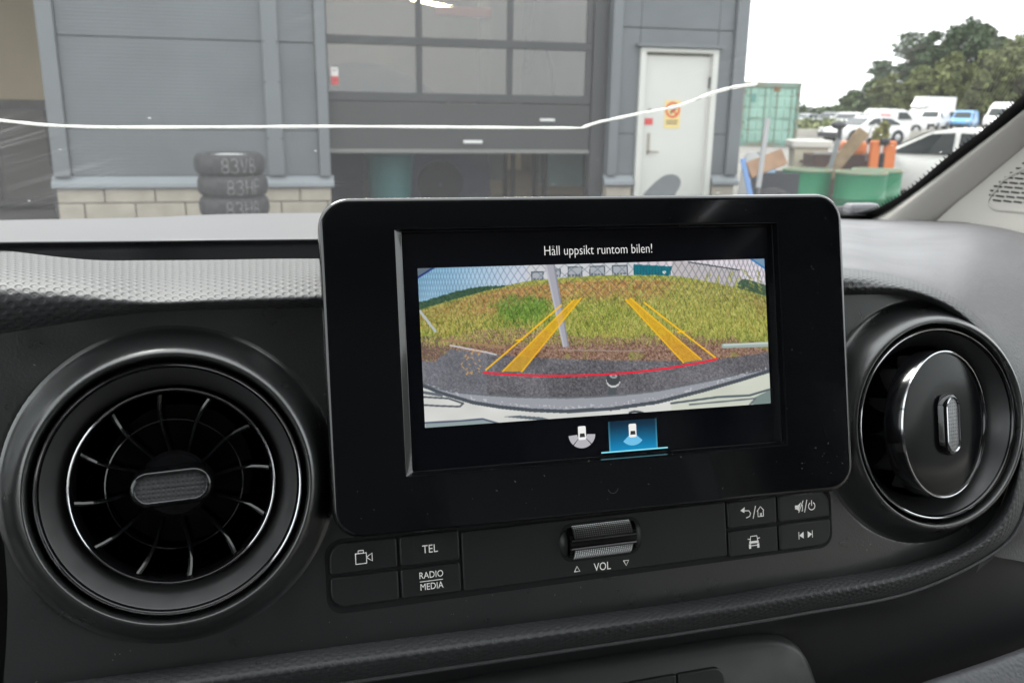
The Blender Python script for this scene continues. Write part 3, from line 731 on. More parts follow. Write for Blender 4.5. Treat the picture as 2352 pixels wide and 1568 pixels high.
    mixc(np.maximum(sm(4.2*strch, 1.5, aa), sm(4.2*strch, 1.5, ab))*fade, C3(52, 64, 78))
    poly([(1015, 320), (1058, 320), (1118, 688), (1092, 690)], (158, 158, 168)); line([(1019, 330), (1095, 688)], 7, (182, 182, 190), .8); line([(1056, 330), (1116, 688)], 6, (122, 124, 136), .8)
    line([(468, 530), (535, 618)], 10, (170, 178, 184))
    # guide lines
    poly([(828, 795), (912, 797), (1172, 478), (1140, 486)], (226, 164, 22), .68); line([(828, 795), (1140, 486)], 4.5, (242, 182, 20)); line([(912, 797), (1172, 478)], 4.5, (242, 182, 20))
    poly([(1615, 762), (1692, 748), (1388, 480), (1366, 486)], (226, 164, 22), .68); line([(1615, 762), (1366, 486)], 4.5, (242, 182, 20)); line([(1692, 748), (1388, 480)], 4.5, (242, 182, 20))
    line([(755, 788), (1086, 508)], 5.5, (246, 186, 14)); line([(1752, 740), (1448, 500)], 5.5, (246, 186, 14)); line([(890, 660), (915, 656)], 6, (246, 186, 14)); line([(1592, 628), (1618, 626)], 6, (246, 186, 14))
    line([(1308, 860), (1304, 902)], 36, (70, 76, 80)); poly(arc(1310, 838, 31, 0, 360, 20), (200, 200, 200)); poly(arc(1310, 829, 31, 0, 360, 20), (58, 62, 66)); poly(arc(1311, 818, 17, 0, 360, 14, 10), (150, 154, 156)); poly(arc(1311, 818, 8, 0, 360, 10, 5), (96, 100, 104))
    # bumper and body
    bt = curve([(470, 850), (610, 884), (750, 898), (900, 908), (1100, 912), (1250, 908), (1400, 896), (1500, 884), (1700, 846), (1850, 815), (1995, 790)])
    bl = curve([(470, 853), (560, 890), (700, 932), (820, 952), (950, 966), (1100, 972), (1300, 962), (1500, 934), (1700, 884), (1850, 842), (1995, 798)])
    mixc((gy > bt)*1., C3(146, 148, 156)); mixc((np.abs(gy-bt) < 4)*.8, C3(92, 98, 104)); mixc((gy > bl-26)*(n3 > .74)*(gy < bl-12)*.5, C3(210, 212, 216))
    mixc((gy > bl-9)*1., C3(66, 72, 80)); mixc((gy > bl+7)*1., C3(205, 206, 202)); img += ((gy > bl+7)*(n1-.5)*26)[..., None]
    mixc((gy > bl+7)*(gx > 1560)*.5, C3(186, 194, 172))
    line([(480, 905), (590, 912), (655, 934), (640, 948), (540, 944), (480, 940)], 7, (72, 78, 86)); line([(480, 885), (560, 898)], 12, (88, 96, 104))
    poly([(487, 1020), (640, 1012), (740, 1004), (805, 1020), (700, 1045), (487, 1050)], (136, 150, 152)); line([(487, 1018), (640, 1010), (740, 1002), (808, 1022)], 6, (64, 72, 96))
    poly([(820, 992), (900, 988), (1000, 996), (1050, 1010), (980, 1008), (900, 1000)], (86, 96, 104)); line([(1380, 978), (1400, 972), (1425, 975), (1440, 980)], 8, (52, 58, 66))
    line([(1560, 938), (1760, 912), (1900, 905), (1985, 880)], 8, (74, 84, 90)); poly([(1900, 945), (1925, 912), (1992, 880), (1995, 945)], (112, 128, 124)); line([(1640, 944), (1800, 930), (1925, 918), (1900, 945)], 6, (92, 100, 104))
    line([(745, 800), (850, 809), (980, 815), (1100, 816), (1250, 812), (1400, 803), (1550, 785), (1700, 760), (1760, 746)], 7.5, (232, 24, 48))
    poly([(450, 335), (535, 335), (450, 386)], (86, 100, 112)); line([(450, 388), (538, 334)], 7, (16, 34, 104))
    poly([(1905, 305), (1995, 300), (1995, 372)], (108, 140, 168)); line([(1900, 306), (1980, 362)], 6, (40, 110, 170))
    # sharpened look of the small camera
    bl_ = img.copy(); bl_[1:-1, 1:-1] = (img[:-2, 1:-1]+img[2:, 1:-1]+img[1:-1, :-2]+img[1:-1, 2:])/4
    img = img*.80+bl_*.20; img = np.clip(img*.98+10, 6, 250)/255
    cr_ = np.minimum(np.minimum(s*2.4, (1-s)*2.4), np.minimum(t, 1-t)); _ = cr_
    return s, t, np.where(img < .04045, img/12.92, ((img+.055)/1.055)**2.4)
NX, NY = 560, 234
S_, T_, colr = paint_picture(NX, NY)
pv = [W1(pu0+(pu1-pu0)*a, pv1+(pv0-pv1)*b, HP) for a, b in zip(S_.ravel(), T_.ravel())]
pic = mesh('camera_picture', pv, grid_faces(NX, NY, flip=True), emit_mat('picture_light', attr='Col', strength=1.0/EXPO), dis)
ca = pic.data.color_attributes.new('Col', 'FLOAT_COLOR', 'POINT')
ca.data.foreach_set('color', np.concatenate([colr.reshape(-1, 3), np.ones((NX*NY, 1))], 1).ravel())
tag(pic, 'glowing reversing-camera picture of weeds, fence and yellow guide lines')
M_glow = emit_mat('glow_white', (0.86, 0.86, 0.84), 1.0/EXPO); M_glowb = emit_mat('glow_blue', (0.016, 0.27, 0.56), 1.0/EXPO); M_glowc = emit_mat('glow_cyan', (0.25, 0.72, 0.85), 1.0/EXPO)
M_glowg = emit_mat('glow_grey', (0.45, 0.45, 0.48), 1.0/EXPO); M_glowk = emit_mat('glow_dark', (0.03, 0.03, 0.035), 1.0/EXPO); M_glowl = emit_mat('glow_light_blue', (0.16, 0.52, 0.80), 1.0/EXPO)
tx, ty = uv1(1376, 574, HP); text('lettering', 'Håll uppsikt runtom bilen!', .0060, M_glow, dis, W1, tx, ty, HP, .80, thin=-.012)
# tile behind the chosen view, brighter towards its foot
tl = [uv1(x, y, HP) for x, y in ((1397, 968), (1508, 966), (1510, 1028), (1397, 1036))]
tu0, tu1, tv1, tv0 = tl[0][0], tl[1][0], tl[0][1], (tl[2][1]+tl[3][1])/2
gv, gc = [], []
for i in range(25):
    for j in range(17):
        a, b = i/24, j/16; gv.append(W1(tu0+(tu1-tu0)*a, tv1+(tv0-tv1)*b, HP-.0001))
        k = max(0, b-.08)**1.4*(1-.25*abs(a-.5)); e = 1.0 if i in (0, 24) else 0.0
        c = np.array([.002, .02, .045])*(1-k)+np.array([.004, .30, .62])*k; c = c*(1-e*.7)+np.array([.12, .5, .66])*e*.7*(.25+.75*b)
        gc += [*c, 1]
til = mesh('view_tile', gv, grid_faces(25, 17, flip=True), emit_mat('tile_light', attr='Col', strength=1.0/EXPO), dis)
til.data.color_attributes.new('Col', 'FLOAT_COLOR', 'POINT').data.foreach_set('color', gc)
til['label'] = 'blue highlighted tile of the chosen camera view'
strokes('tile_underline', [[(-1, 0), (1, 0)]], .0006, M_glowc, dis, W1, (tu0+tu1)/2+.0005, tv0-.0003, (tu1-tu0)*.68, HP)
def car_icon(px, py, fan):
    ic = empty('view_icon', parent=dis); x, y = uv1(px, py, HP)
    s_ = .0052
    def wedge(a0, a1, m):
        strokes('fan', [], .001, m, ic, W1, x, y, s_, HP+.0001, fills=[arc(0, .35, .42, a1, a0, 8)+arc(0, .35, 1.18, a0, a1, 8)])
    for a0, a1, m in fan: wedge(a0, a1, m)
    strokes('car_body', [], .001, M_glow, ic, W1, x, y, s_, HP+.0003, fills=[rrect(0, .45, .68, 1.15, .12)])
    strokes('rear_window', [], .001, M_glowk, ic, W1, x, y, s_, HP+.0005, fills=[[(-.24, .1), (.24, .1), (.2, .42), (-.2, .42)]])
car_icon(1337, 1006, [(184, 226, M_glowg), (230, 310, M_glowg), (314, 356, M_glowg)])
car_icon(1453, 1000, [(222, 318, M_glowl)])
bx, by = uv1(1408, 1120, 0); strokes('home_mark', [arc(0, 0, 1, 195, 345, 16)], .00035, M_satin, dis, W1, bx, by, .0023, .00012)
# lint and dust on the glossy housing
dv, df = [], []
rl = random.Random(11)
for _ in range(60):
    if rl.random() < .45: u, v = rl.uniform(.128, .158), rl.uniform(-.07, .04)
    else: u, v = rl.uniform(-.03, .15), rl.uniform(-.072, -.052)
    if rl.random() < .2: u, v = rl.uniform(-.07, .155), rl.uniform(.048, .056) if rl.random() < .4 else rl.uniform(-.07, -.053)
    a = rl.uniform(0, 3.14); L_ = rl.choice((.0001, .00015, .0002, .0004)); w_ = .00007
    b = len(dv); ca_, sa_ = math.cos(a), math.sin(a)
    if not (-.0435 < u < .1265 and -.0525 < v < .048):
        for (p, r_) in ((-L_, -w_), (L_, -w_), (L_, w_), (-L_, w_)): dv.append(W1(u+p*ca_-r_*sa_, v+p*sa_+r_*ca_, .0001))
        df.append((b, b+1, b+2, b+3))
tag(mesh('lint', dv, df, M_speck, dis), kind='stuff')

fv_, ff_ = [], []
for _ in range(70):
    u_, v_ = rl.uniform(-.06, .42), rl.uniform(-.122, -.112) if rl.random() < .5 else rl.uniform(-.02, .014)
    a_ = rl.uniform(0, 3.1); L_ = rl.choice((.00015, .00025, .0004)); w_ = .00012; b_ = len(fv_)
    if all(math.hypot(u_-q_[0], v_-q_[1]) > .066 for q_ in VENTS):
        for (p_, r_) in ((-L_, -w_), (L_, -w_), (L_, w_), (-L_, w_)): fv_.append(W2(u_+p_*math.cos(a_)-r_*math.sin(a_), v_+p_*math.sin(a_)+r_*math.cos(a_), -.0118))
        ff_.append((b_, b_+1, b_+2, b_+3))
tag(mesh('dust_flecks', fv_, ff_, M_speck, van), kind='stuff')
# ---- air vents
def make_vent(cx, cy, closed):
    vt_ = empty('air_vent', parent=van)
    fr = lambda x, y, h: W2(cx+x, cy+y, h)
    cpr = [(VR+.0158, -.0124)]
    for k in range(15):
        t_ = k/14; s_ = t_*t_*(3-2*t_); cpr.append((VR+.0150-(.0150-.0034)*t_, -.0119+.0152*s_))
    cpr += [(VR+.0030, .0030), (VR+.0026, .0022), (VR+.0022, -.0010), (VR+.0016, -.0040), (VR-.0010, -.0075)]
    lathe('vent_collar', cpr, M_fascia, vt_, fr, 128, auto=60)
    lathe('outer_ring', [(.0462, -.012), (.0488, -.008), (.0488, -.0005), (.0484, .0008), (.0476, .0012), (.0470, .0006), (.0468, -.0006)], M_vgloss, vt_, fr, 96)
    lathe('chrome_line', [(.0490, -.0034), (.0490, .0004), (.0486, .0012), (.0481, .0016), (.0477, .0014)], M_chrome, vt_, fr, 96)
    lathe('satin_ring', [(.0468, -.0004), (.0463, -.0010), (.0409, -.0100), (.0396, -.0115), (.0393, -.020)], M_satin if not closed else mat('satin_dark', (.05, .05, .052), .35, metal=.35, rvar=.05, vscale=60), vt_, fr, 96)
    lathe('barrel', [(.0393, -.012), (.0393, -.034), (.030, -.046), (.0005, -.047)], mat('vent_barrel', (0.006, 0.006, 0.007), 0.35), vt_, fr, 64)
    ang = math.radians(16) if closed else 0.0
    ca, sa = math.cos(ang), math.sin(ang)
    def fd(x, y, h):                                   # the turnable core
        return fr(x*ca+h*sa, y, (-.0062 if not closed else .0050)+h*ca-x*sa)
    RC = .0386 if not closed else .0372
    lathe('core_rim', [(RC, -.010), (RC, -.0004), (RC-.0004, .0003), (RC-.0011, .0003), (RC-.0016, -.0006), (RC-.0018, -.010)], M_vgloss, vt_, fd, 80)
    lathe('core_edge', [(RC+.0001, -.0004), (RC-.0001, .0004), (RC-.0006, .0006), (RC-.0009, .0004)], M_chrome, vt_, fd, 80)
    if closed:
        lathe('core_disc', [(RC-.001, -.0006), (RC-.004, .0000), (.02, .0004), (.008, .0006), (.0002, .0006)], mat('disc_black', (.005, .005, .006), .16, spec=.14), vt_, fd, 80)
    else:
        lathe('inner_ring', [(.0262, -.010), (.0262, -.0062), (.0257, -.0060), (.0254, -.010)], M_vgloss, vt_, fd, 64)
        lathe('hub', [(.0135, -.022), (.0135, -.006), (.012, -.0045), (.0002, -.0042)], M_vgloss, vt_, fd, 48)
    for k in range(12):
        a = math.radians(6+30*k); v, f = [], []
        for i in range(9):
            t = i/8; r = .0125+(RC-.0022-.0125)*t; sw = math.radians(7)*math.sin(t*math.pi)*.5
            top = (-.0055+.0045*t*t) if not closed else -.006
            for (w_, h_) in ((-.0006-.0004*t, -.022), (-.0004-.0005*t, top-.0006), (0, top), (.0004+.0005*t, top-.0006), (.0006+.0004*t, -.022)):
                c_, s_ = math.cos(a+sw), math.sin(a+sw); v.append(fd(r*c_-w_*s_, r*s_+w_*c_, h_))
        f = grid_faces(9, 5)
        mesh('vane', v, f, M_vgloss if not closed else M_satin, vt_, True, auto=50)
    # knob: rim, dotted insert
    w_, h_ = (.0305, .0142) if not closed else (.0146, .0310)
    o = rrect(0, 0, w_, h_, min(w_, h_)*.495, seg=12)
    if not closed:
        th = math.radians(2); o = [(x*math.cos(th)-y*math.sin(th)-.0008, x*math.sin(th)+y*math.cos(th)+.0002) for x, y in o]
    zk = .0010 if not closed else -.0002
    kn = shells('knob', [(inset(o, -.0012), zk-.010), (o, zk+.003), (inset(o, .0007), zk+.0042), (inset(o, .0016), zk+.0044), (inset(o, .0024), zk+.0034)], M_vgloss, vt_, fd, cap1=False, auto=60)
    i1 = inset(o, .0017); i2 = inset(o, .0023)
    shells('knob_rim', [(i1, zk+.0043), (inset(o, .0019), zk+.0047), (i2, zk+.0041)], M_chrome, vt_, fd, cap1=False)
    shells('knob_insert', [(inset(o, .0022), zk+.0038), (inset(o, .0028), zk+.0039)], M_knob if not closed else mat('knob_insert_pale', (0.30, 0.30, 0.31), 0.42, metal=0.2, bump=1.0, bscale=560, bdist=0.0008, kind='dots'), vt_, fd, uv=True)
    return vt_
va = make_vent(*VENTS[0], False); va['label'] = 'open round air vent with glossy radial vanes and flat oval knob'
vb = make_vent(*VENTS[1], True); vb['label'] = 'round air vent with its glossy disc turned shut and upright oval knob'

# ---- windscreen, crack, frit, pillar trim, shell
M_ws = glass_mat('windscreen_glass', (0.93, 0.96, 0.95), dust=0.014, refl=1.25, streak=True)
nx, ny = 40, 24; v, uvw = [], []
for i in range(nx):
    x = 0.04+(-1+2*i/(nx-1))*.70
    for j in range(ny):
        s_ = j/(ny-1)*1.0-.02; y = ws_base(x)-s_; z = 1.262+s_*WS_T
        v.append((x, y, z)); uvw.append((x, s_*1.19))
ws = mesh('windscreen', v, grid_faces(nx, ny), M_ws, van, True, uv=uvw)
crk = catmull([(-60, 276, 0), (0, 277, 0), (60, 283, 0), (118, 288, 0), (250, 292.5, 0), (500, 292, 0), (640, 291, 0), (760, 290.5, 0), (1000, 292, 0), (1200, 293.5, 0), (1335, 294, 0)], 60)
crk2 = catmull([(1335, 294, 0), (1375, 281, 0), (1430, 269, 0), (1480, 259, 0), (1535, 249, 0), (1575, 238, 0), (1640, 213, 0), (1690, 200, 0), (1740, 193.5, 0)], 50)
M_crack = bpy.data.materials.new('crack_white'); M_crack.use_nodes = True
_n = M_crack.node_tree; _b = _n.nodes['Principled BSDF']; _b.inputs['Base Color'].default_value = (.92, .92, .9, 1); _b.inputs['Roughness'].default_value = .4
_t = _n.nodes.new('ShaderNodeBsdfTranslucent'); _t.inputs[0].default_value = (1, 1, .97, 1); _m = _n.nodes.new('ShaderNodeMixShader'); _m.inputs[0].default_value = .5
_n.links.new(_b.outputs[0], _m.inputs[1]); _n.links.new(_t.outputs[0], _m.inputs[2]); _n.links.new(_m.outputs[0], _n.nodes['Material Output'].inputs[0])
rk = random.Random(5)
def crack(pts, w):
    P = [on_glass(p[0], p[1]+rk.uniform(-.15, .15), -.003) for p in pts]
    tube('crack', P, [w*(1+.18*math.sin(i*.9)*math.sin(i*.37+1))*(.55 if i in (0, len(P)-1) else 1) for i in range(len(P))], M_crack, ws, 8)
crack(crk, .0013); crack(crk2[:25], .0014); crack(crk2[24:35], .0016); crack(crk2[33:43], .0017); crack(crk2[41:], .0016)
# frit band with dotted edge along the pillar
fo = [(2560, 40), (2352, 217), (2262, 295), (2174, 362), (2085, 437), (2014, 479), (1978, 493), (1936, 497), (1800, 497)]
fi = [(2560, 82), (2352, 252), (2245, 334), (2120, 430), (2032, 487), (1990, 505), (1960, 510), (1920, 510), (1790, 510)]
fo = catmull([(*p, 0) for p in fo], 80); fi = catmull([(*p, 0) for p in fi], 80)
fs = []
for a, b in zip(fo, fi):
    pa = on_glass(a[0], a[1], .001); pb = on_glass(a[0]+(b[0]-a[0])*1.15, a[1]+(b[1]-a[1])*1.15, .001); fs.append([pa, pa*.5+pb*.5, pb])
loft('frit_band', fs, M_frit, ws, 80, 5)
dvv, dff = [], []
acc = 0
for i in range(1, 62):
    a, b = fo[i], fo[i+1]
    nn_ = max(1, int(math.hypot(*(b-a)[:2])/6.5))
    for k in range(nn_):
        p = a+(b-a)*k/nn_; t = (b-a)[:2]/np.linalg.norm((b-a)[:2]); nrm = np.array([t[1], -t[0]]);
        if nrm[1] > 0: nrm = -nrm
        P = [p[:2]+t*1.7, p[:2]-t*1.7, p[:2]-t*.8+nrm*6.5, p[:2]+t*.8+nrm*6.5]
        bi = len(dvv); dvv += [on_glass(q_[0], q_[1], .0012) for q_ in P]; dff.append((bi, bi+1, bi+2, bi+3))
tag(mesh('frit_dots', dvv, dff, M_frit, ws), kind='stuff')

# pillar trim: rounded strip from the frit to the seam, then the side panel with speaker grille
seam = [(2560, 150), (2352, 334), (2300, 378), (2240, 428), (2190, 468), (2142, 512), (2120, 540)]
edge = [(2560, 85), (2352, 252), (2290, 300), (2200, 368), (2120, 428), (2040, 483), (1975, 515)]
ps = []
for (a, b), (x, y) in zip(edge, seam):
    pa = on_glass(a, b, .0015); pb = at_x(x, y, .745)
    pm = (pa+pb)/2+np.array([-.013, -.004, .006])
    ps.append([pa+np.array([.004, .006, 0]), pa, pa*.7+pb*.3+np.array([-.012, -.003, .005]), pm, pa*.2+pb*.8+np.array([-.006, -.003, .003]), pb, pb+np.array([.004, .002, -.001])])
tag(loft('pillar_trim', ps, M_beige, van, 60, 30), 'beige windscreen pillar trim')
GO = [(2900, 1000), (2900, 120), (2552, 158), (2353, 336), (2301, 380), (2241, 430), (2191, 470), (2143, 514), (2118, 545), (2118, 600), (2400, 800)]
XS = .7465
pts = [at_x(x, y, XS) for x, y in GO]
mesh('side_panel', pts+[p+np.array([.02, 0, 0]) for p in pts], [tuple(range(len(pts)))]+[(i, (i+1) % len(pts), len(pts)+(i+1) % len(pts), len(pts)+i) for i in range(len(pts))], M_beige, van)
gp = [(2700, 250), (2352, 384), (2290, 432), (2278, 446), (2273, 458), (2274, 466), (2282, 474), (2300, 478), (2352, 482), (2700, 520)]
# grille recess ring and slots (from a zoomed look: rows 17 px apart)
sg = empty('speaker_grille', parent=van)
def side(y, z, d): return np.array([XS-.0002-d, y, z])
P = lambda x, y: at_x(x, y, XS)
ol2 = [(p[1], p[2]) for p in [P(x, y) for x, y in catmull([(*p, 0) for p in gp], 60)[:, :2]]]
rv, rf = [], []
for i, (yy, zz) in enumerate(ol2):
    rv += [side(yy, zz, .0004), side(yy, zz-.0022, .0012), side(yy, zz-.0040, .0004)]
rf = grid_faces(len(ol2), 3)
mesh('grille_rim', rv, rf, mat('beige_darker', (0.44, 0.42, 0.385), 0.6), sg, True)  # rim in a slightly darker beige than the panel
M_slot = mat('slot_dark', (0.05, 0.048, 0.045), 0.8)
def zz_(x, y): return ((3500+x/2.613)*.58333, (400+y/2.613)*.58333)
for (x, y, n) in ((1375, 632, 2), (1310, 683, 3), (1250, 730, 3), (1192, 776, 4), (1136, 823, 4), (1082, 866, 5), (1045, 911, 5), (1034, 957, 5), (1072, 1009, 5)):
    for k in range(n):
        x0 = x+k*107; w_ = 92
        if (x, k) == (1034, 0): w_ = 52
        if x == 1034 and k > 0: x0 = 1103+(k-1)*107
        a = P(*zz_(x0, y-7+k*9*.9)); b = P(*zz_(x0+w_, y-4+k*9*.9+4)); c = P(*zz_(x0, y+13+k*8))
        y0_, y1_ = a[1], b[1]; z1_, z0_ = a[2], c[2]
        o = rrect((y0_+y1_)/2, (z0_+z1_)/2, abs(y1_-y0_), abs(z1_-z0_), abs(z1_-z0_)*.45, seg=3)
        shells('slot', [(o, .0003), (inset(o, .0003), .0002)], M_slot, sg, lambda p, q_, h: side(p, q_, h), smooth=False)

# wiper lying along the foot of the glass, outside
wip = empty('wiper', parent=van)
wa = [on_glass(x, y, -.025) for x, y in ((1400, 500), (1700, 497), (1860, 493), (1945, 487), (1990, 484))]
tube('blade', wa, [.006, .007, .008, .009, .008], M_dark, wip, 8)
hb_ = on_glass(1978, 481, -.02); box('arm_clip', tuple(hb_), (.045, .02, .016), mat('wiper_grey', (.16, .16, .17), .5), wip, .005)
tube('arm', [on_glass(1978, 481, -.03), on_glass(2030, 500, -.05)], .007, M_dark, wip, 8)

# shell of the cab round the camera
M_head = mat('headliner', (0.72, 0.70, 0.67), 0.9); M_white = mat('white_paint', (0.75, 0.75, 0.74), 0.3, coat=.5)
v = []
for i in range(12):
    x = .04+(-1+2*i/11)*.74
    for j in range(10):
        s_ = j/9; y = (.12-.05*((x-.04)/.7)**2)-s_*1.3; v.append((x, y, 1.875+.03*math.sin(s_*2.5)-.05*((x-.04)/.74)**4))
mesh('roof', v+[(p[0], p[1], p[2]+.03) for p in v], grid_faces(12, 10, flip=True)+[tuple(120+i for i in f) for f in grid_faces(12, 10)], M_head, van, True)
for s_ in (-1, 1):
    xx = .04+s_*.79
    bm = box_data((xx, .12, .82), (.07, 1.5, .66), .02); bm_obj('door', bm, M_beige, van)
    tube('window_frame', [(xx-s_*.03, .88, 1.18), (xx-s_*.05, .6, 1.50), (xx-s_*.09, .15, 1.82), (xx-s_*.09, -.86, 1.84)], .028, M_dark, van, 8)
    box('door_pillar', (xx-s_*.05, -.92, 1.4), (.09, .14, .95), M_beige, van, .02)
    mesh('side_window', [(xx-s_*.02, .82, 1.18), (xx-s_*.06, .15, 1.81), (xx-s_*.06, -.85, 1.82), (xx-s_*.02, -.85, 1.15)], [(0, 1, 2, 3)], glass_mat('side_glass', (.85, .9, .88), refl=1.0), van)
box('bulkhead', (.04, -1.0, 1.15), (1.6, .05, 1.50), mat('bulkhead_grey', (.22, .22, .22), .7), van, .01)
box('cab_floor', (.04, .0, .50), (1.5, 2.0, .06), M_dark, van, .01)
box('firewall', (.04, .95, .85), (1.5, .06, .75), M_dark, van, .01)
for s_ in (-1, 1):
    st = empty('seat', parent=van); cx_ = .04+s_*.38
    box('cushion', (cx_, -.30, .80), (.50, .52, .18), M_dash, st, .06); box('backrest', (cx_, -.66, 1.16), (.48, .18, .62), M_dash, st, .07, rot=Matrix.Rotation(math.radians(12), 4, 'X'))
    box('headrest', (cx_, -.72, 1.56), (.26, .10, .18), M_dash, st, .04)
v = []
for i in range(14):
    x = .04+(-1+2*i/13)*.82
    for j in range(10):
        s_ = j/9; v.append((x, ws_base(.04)+.06-.05*((x-.04)/.8)**2+s_*.85, 1.13-.10*s_-.22*s_**4-.03*((x-.04)/.8)**2))
mesh('bonnet', v, grid_faces(14, 10), M_white, van, True)

# ================================================================ OUTSIDE
def nodes_ground(name, c1, c2, scale, rough=0.9):
    return mat(name, c1, rough, base2=c2, vscale=scale, bump=0.4, bscale=60, bdist=0.01)
M_asph = nodes_ground('asphalt', (0.075, 0.074, 0.072), (0.045, 0.045, 0.046), 0.6)
v = [(-400, -60, 0), (500, -60, 0), (500, 700, 0), (-400, 700, 0)]
tag(mesh('ground', v, [(0, 1, 2, 3)], M_asph), kind='structure')
tag(mesh('gravel_yard', [(6, 12, .004), (90, 12, .004), (160, 120, .004), (10, 120, .004)], [(0, 1, 2, 3)], nodes_ground('gravel', (0.17, 0.16, 0.145), (0.10, 0.096, 0.086), 1.5)), kind='structure')

# ---------------- workshop building
D = 9.8
M_clad = mat('blue_grey_cladding', (0.108, 0.120, 0.127), 0.45, var=0.10, vscale=0.9, rvar=.1, bump=0.22, bscale=9.0, bdist=0.004, kind='rib')
M_trim = mat('grey_flashing', (0.130, 0.144, 0.151), 0.42, var=0.04, vscale=1.5)
M_sill = mat('sill_flashing', (0.19, 0.212, 0.225), 0.45, var=0.04, vscale=2)
M_block = mat('concrete_block', (0.36, 0.325, 0.265), 0.9, var=0.10, vscale=5, bump=0.5, bscale=90, bdist=0.003)
M_mortar = mat('mortar', (0.44, 0.40, 0.33), 0.95)
M_dframe = mat('door_frame_dark', (0.035, 0.037, 0.038), 0.45)
M_dpanel = mat('door_panel_dark', (0.036, 0.037, 0.037), 0.5, var=.05, vscale=2)
M_wdoor = mat('white_door', (0.56, 0.56, 0.52), 0.45, var=0.02, vscale=2)
M_hall = mat('hall_wall', (0.52, 0.48, 0.42), 0.9, var=.08, vscale=.7)
M_hallf = mat('hall_floor', (0.11, 0.105, 0.10), 0.7, var=.15, vscale=1.2)
wk = thing('workshop_building', 'blue-grey clad workshop with concrete block plinth and large openings', 'building', (0, D, 0))
HB = 5.6
XL0, XL1 = -2.36, 0.385           # left pier
XR0, XR1 = 3.55, 5.22             # right pier
DX0, DX1 = 3.90, 4.87             # white door
def blocks(x0, x1, offs):
    z = 0.0; rowi = 0
    box('plinth', ((x0+x1)/2, .16, .27), (x1-x0-.02, .22, .54), M_mortar, wk)
    for zt in (.185, .385, .54):
        x = x0; first = True
        while x < x1-.01:
            L_ = (.25 if (rowi % 2) else .45) if first else .49
            first = False
            xe = min(x1, x+L_)
            if xe-x > .03:
                box('concrete_block', ((x+xe)/2, .04+rnd.uniform(-.004, .004), (z+zt)/2), (xe-x-.012, .10, zt-z-.012), M_block, wk, .006, seg=1)
            x = xe
        z = zt; rowi += 1
blocks(XL0, XL1, 0); blocks(XR0, DX0-.03, 0); blocks(DX1+.03, XR1-.02, 0)
def sill(x0, x1):
    prof = [(.03, .55), (-.045, .535), (-.055, .55), (-.05, .585), (.02, .655), (.06, .66)]
    v = [(x, y, z) for x in (x0, x1) for y, z in prof]; n = len(prof)
    mesh('sill_flashing', v, [(i, i+1, n+i+1, n+i) for i in range(n-1)]+[tuple(range(n)), tuple(range(2*n-1, n-1, -1))], M_sill, wk)
sill(XL0-.03, XL1+.03); sill(XR0-.03, DX0-.02); sill(DX1+.02, XR1+.02)
def cladding(x0, x1, seams, z0=.655):
    zs = [z0]+[s for s in seams if s > z0]+[HB]
    for a, b in zip(zs[:-1], zs[1:]):
        box('cladding_panel', ((x0+x1)/2, .07, (a+b)/2), (x1-x0, .10, b-a-.008), M_clad, wk, .004, seg=1)
    box('panel_backing', ((x0+x1)/2, .14, (z0+HB)/2), (x1-x0-.01, .03, HB-z0), M_dframe, wk)
cladding(XL0+.16, XL1-.12, (1.13, 2.02, 3.0, 4.0, 5.0))
cladding(XR0+.12, DX0-.0, (1.13, 2.30, 3.3, 4.3), .655); cladding(DX1+.0, XR1-.16, (1.13, 2.30, 3.3, 4.3), .655); cladding(DX0+.004, DX1-.004, (2.30, 3.3, 4.3), 2.12)
for x0, x1 in ((XL0, XL0+.155), (XL1-.115, XL1), (XR0, XR0+.115), (XR1-.155, XR1)):
    box('corner_flashing', ((x0+x1)/2, .05, (.655+HB)/2), (x1-x0, .17, HB-.655), M_trim, wk, .005, seg=1)
px_ = -.18
box('downpipe_cover', (px_, .005, (.66+HB)/2), (.17, .07, HB-.66), M_trim, wk, .008, seg=1)
for z in (1.05, 1.62, 2.02, 2.6):
    for s_ in (-1, 1):
        lathe('bolt', [(.010, 0), (.010, .006), (.004, .009)], M_dframe, wk, lambda x, y, h, s_=s_, z=z: (px_+s_*.07+x, -.030-h, z+y), 8, cap=True)
box('lintel', (2.0, .08, 4.9), (XR0-XL1, .16, 1.4), M_clad, wk); box('lintel', (-5.2, .08, 4.7), (2*(-XL0+5.2-XL0)*.0+5.68, .16, 1.8), M_clad, wk)
box('side_wall', (XR1-.08, 5.2, HB/2), (.14, 9.9, HB), M_clad, wk); box('end_pier', (-8.3, .1, HB/2), (.55, .2, HB), M_clad, wk)
box('roof', (-1.5, 5.1, HB+.08), (13.8, 10.5, .16), M_trim, wk)
# hall inside
box('back_wall', (-1.5, 10.0, HB/2), (13.4, .1, HB), M_hall, wk); box('hall_floor', (-1.5, 5.1, .02), (13.4, 9.7, .03), M_hallf, wk)
box('left_wall', (-8.3, 5.1, HB/2), (.1, 9.7, HB), M_hall, wk)
box('bay_wall', (-5.2, 3.4, HB/2), (6.1, .1, HB), mat('bay_tan', (.36, .30, .20), .9, var=.08, vscale=.7), wk)
box('partition', (-2.05, 5.2, HB/2), (.12, 9.4, HB), mat('partition_tan', (.32, .265, .17), .9, var=.06, vscale=.8), wk)

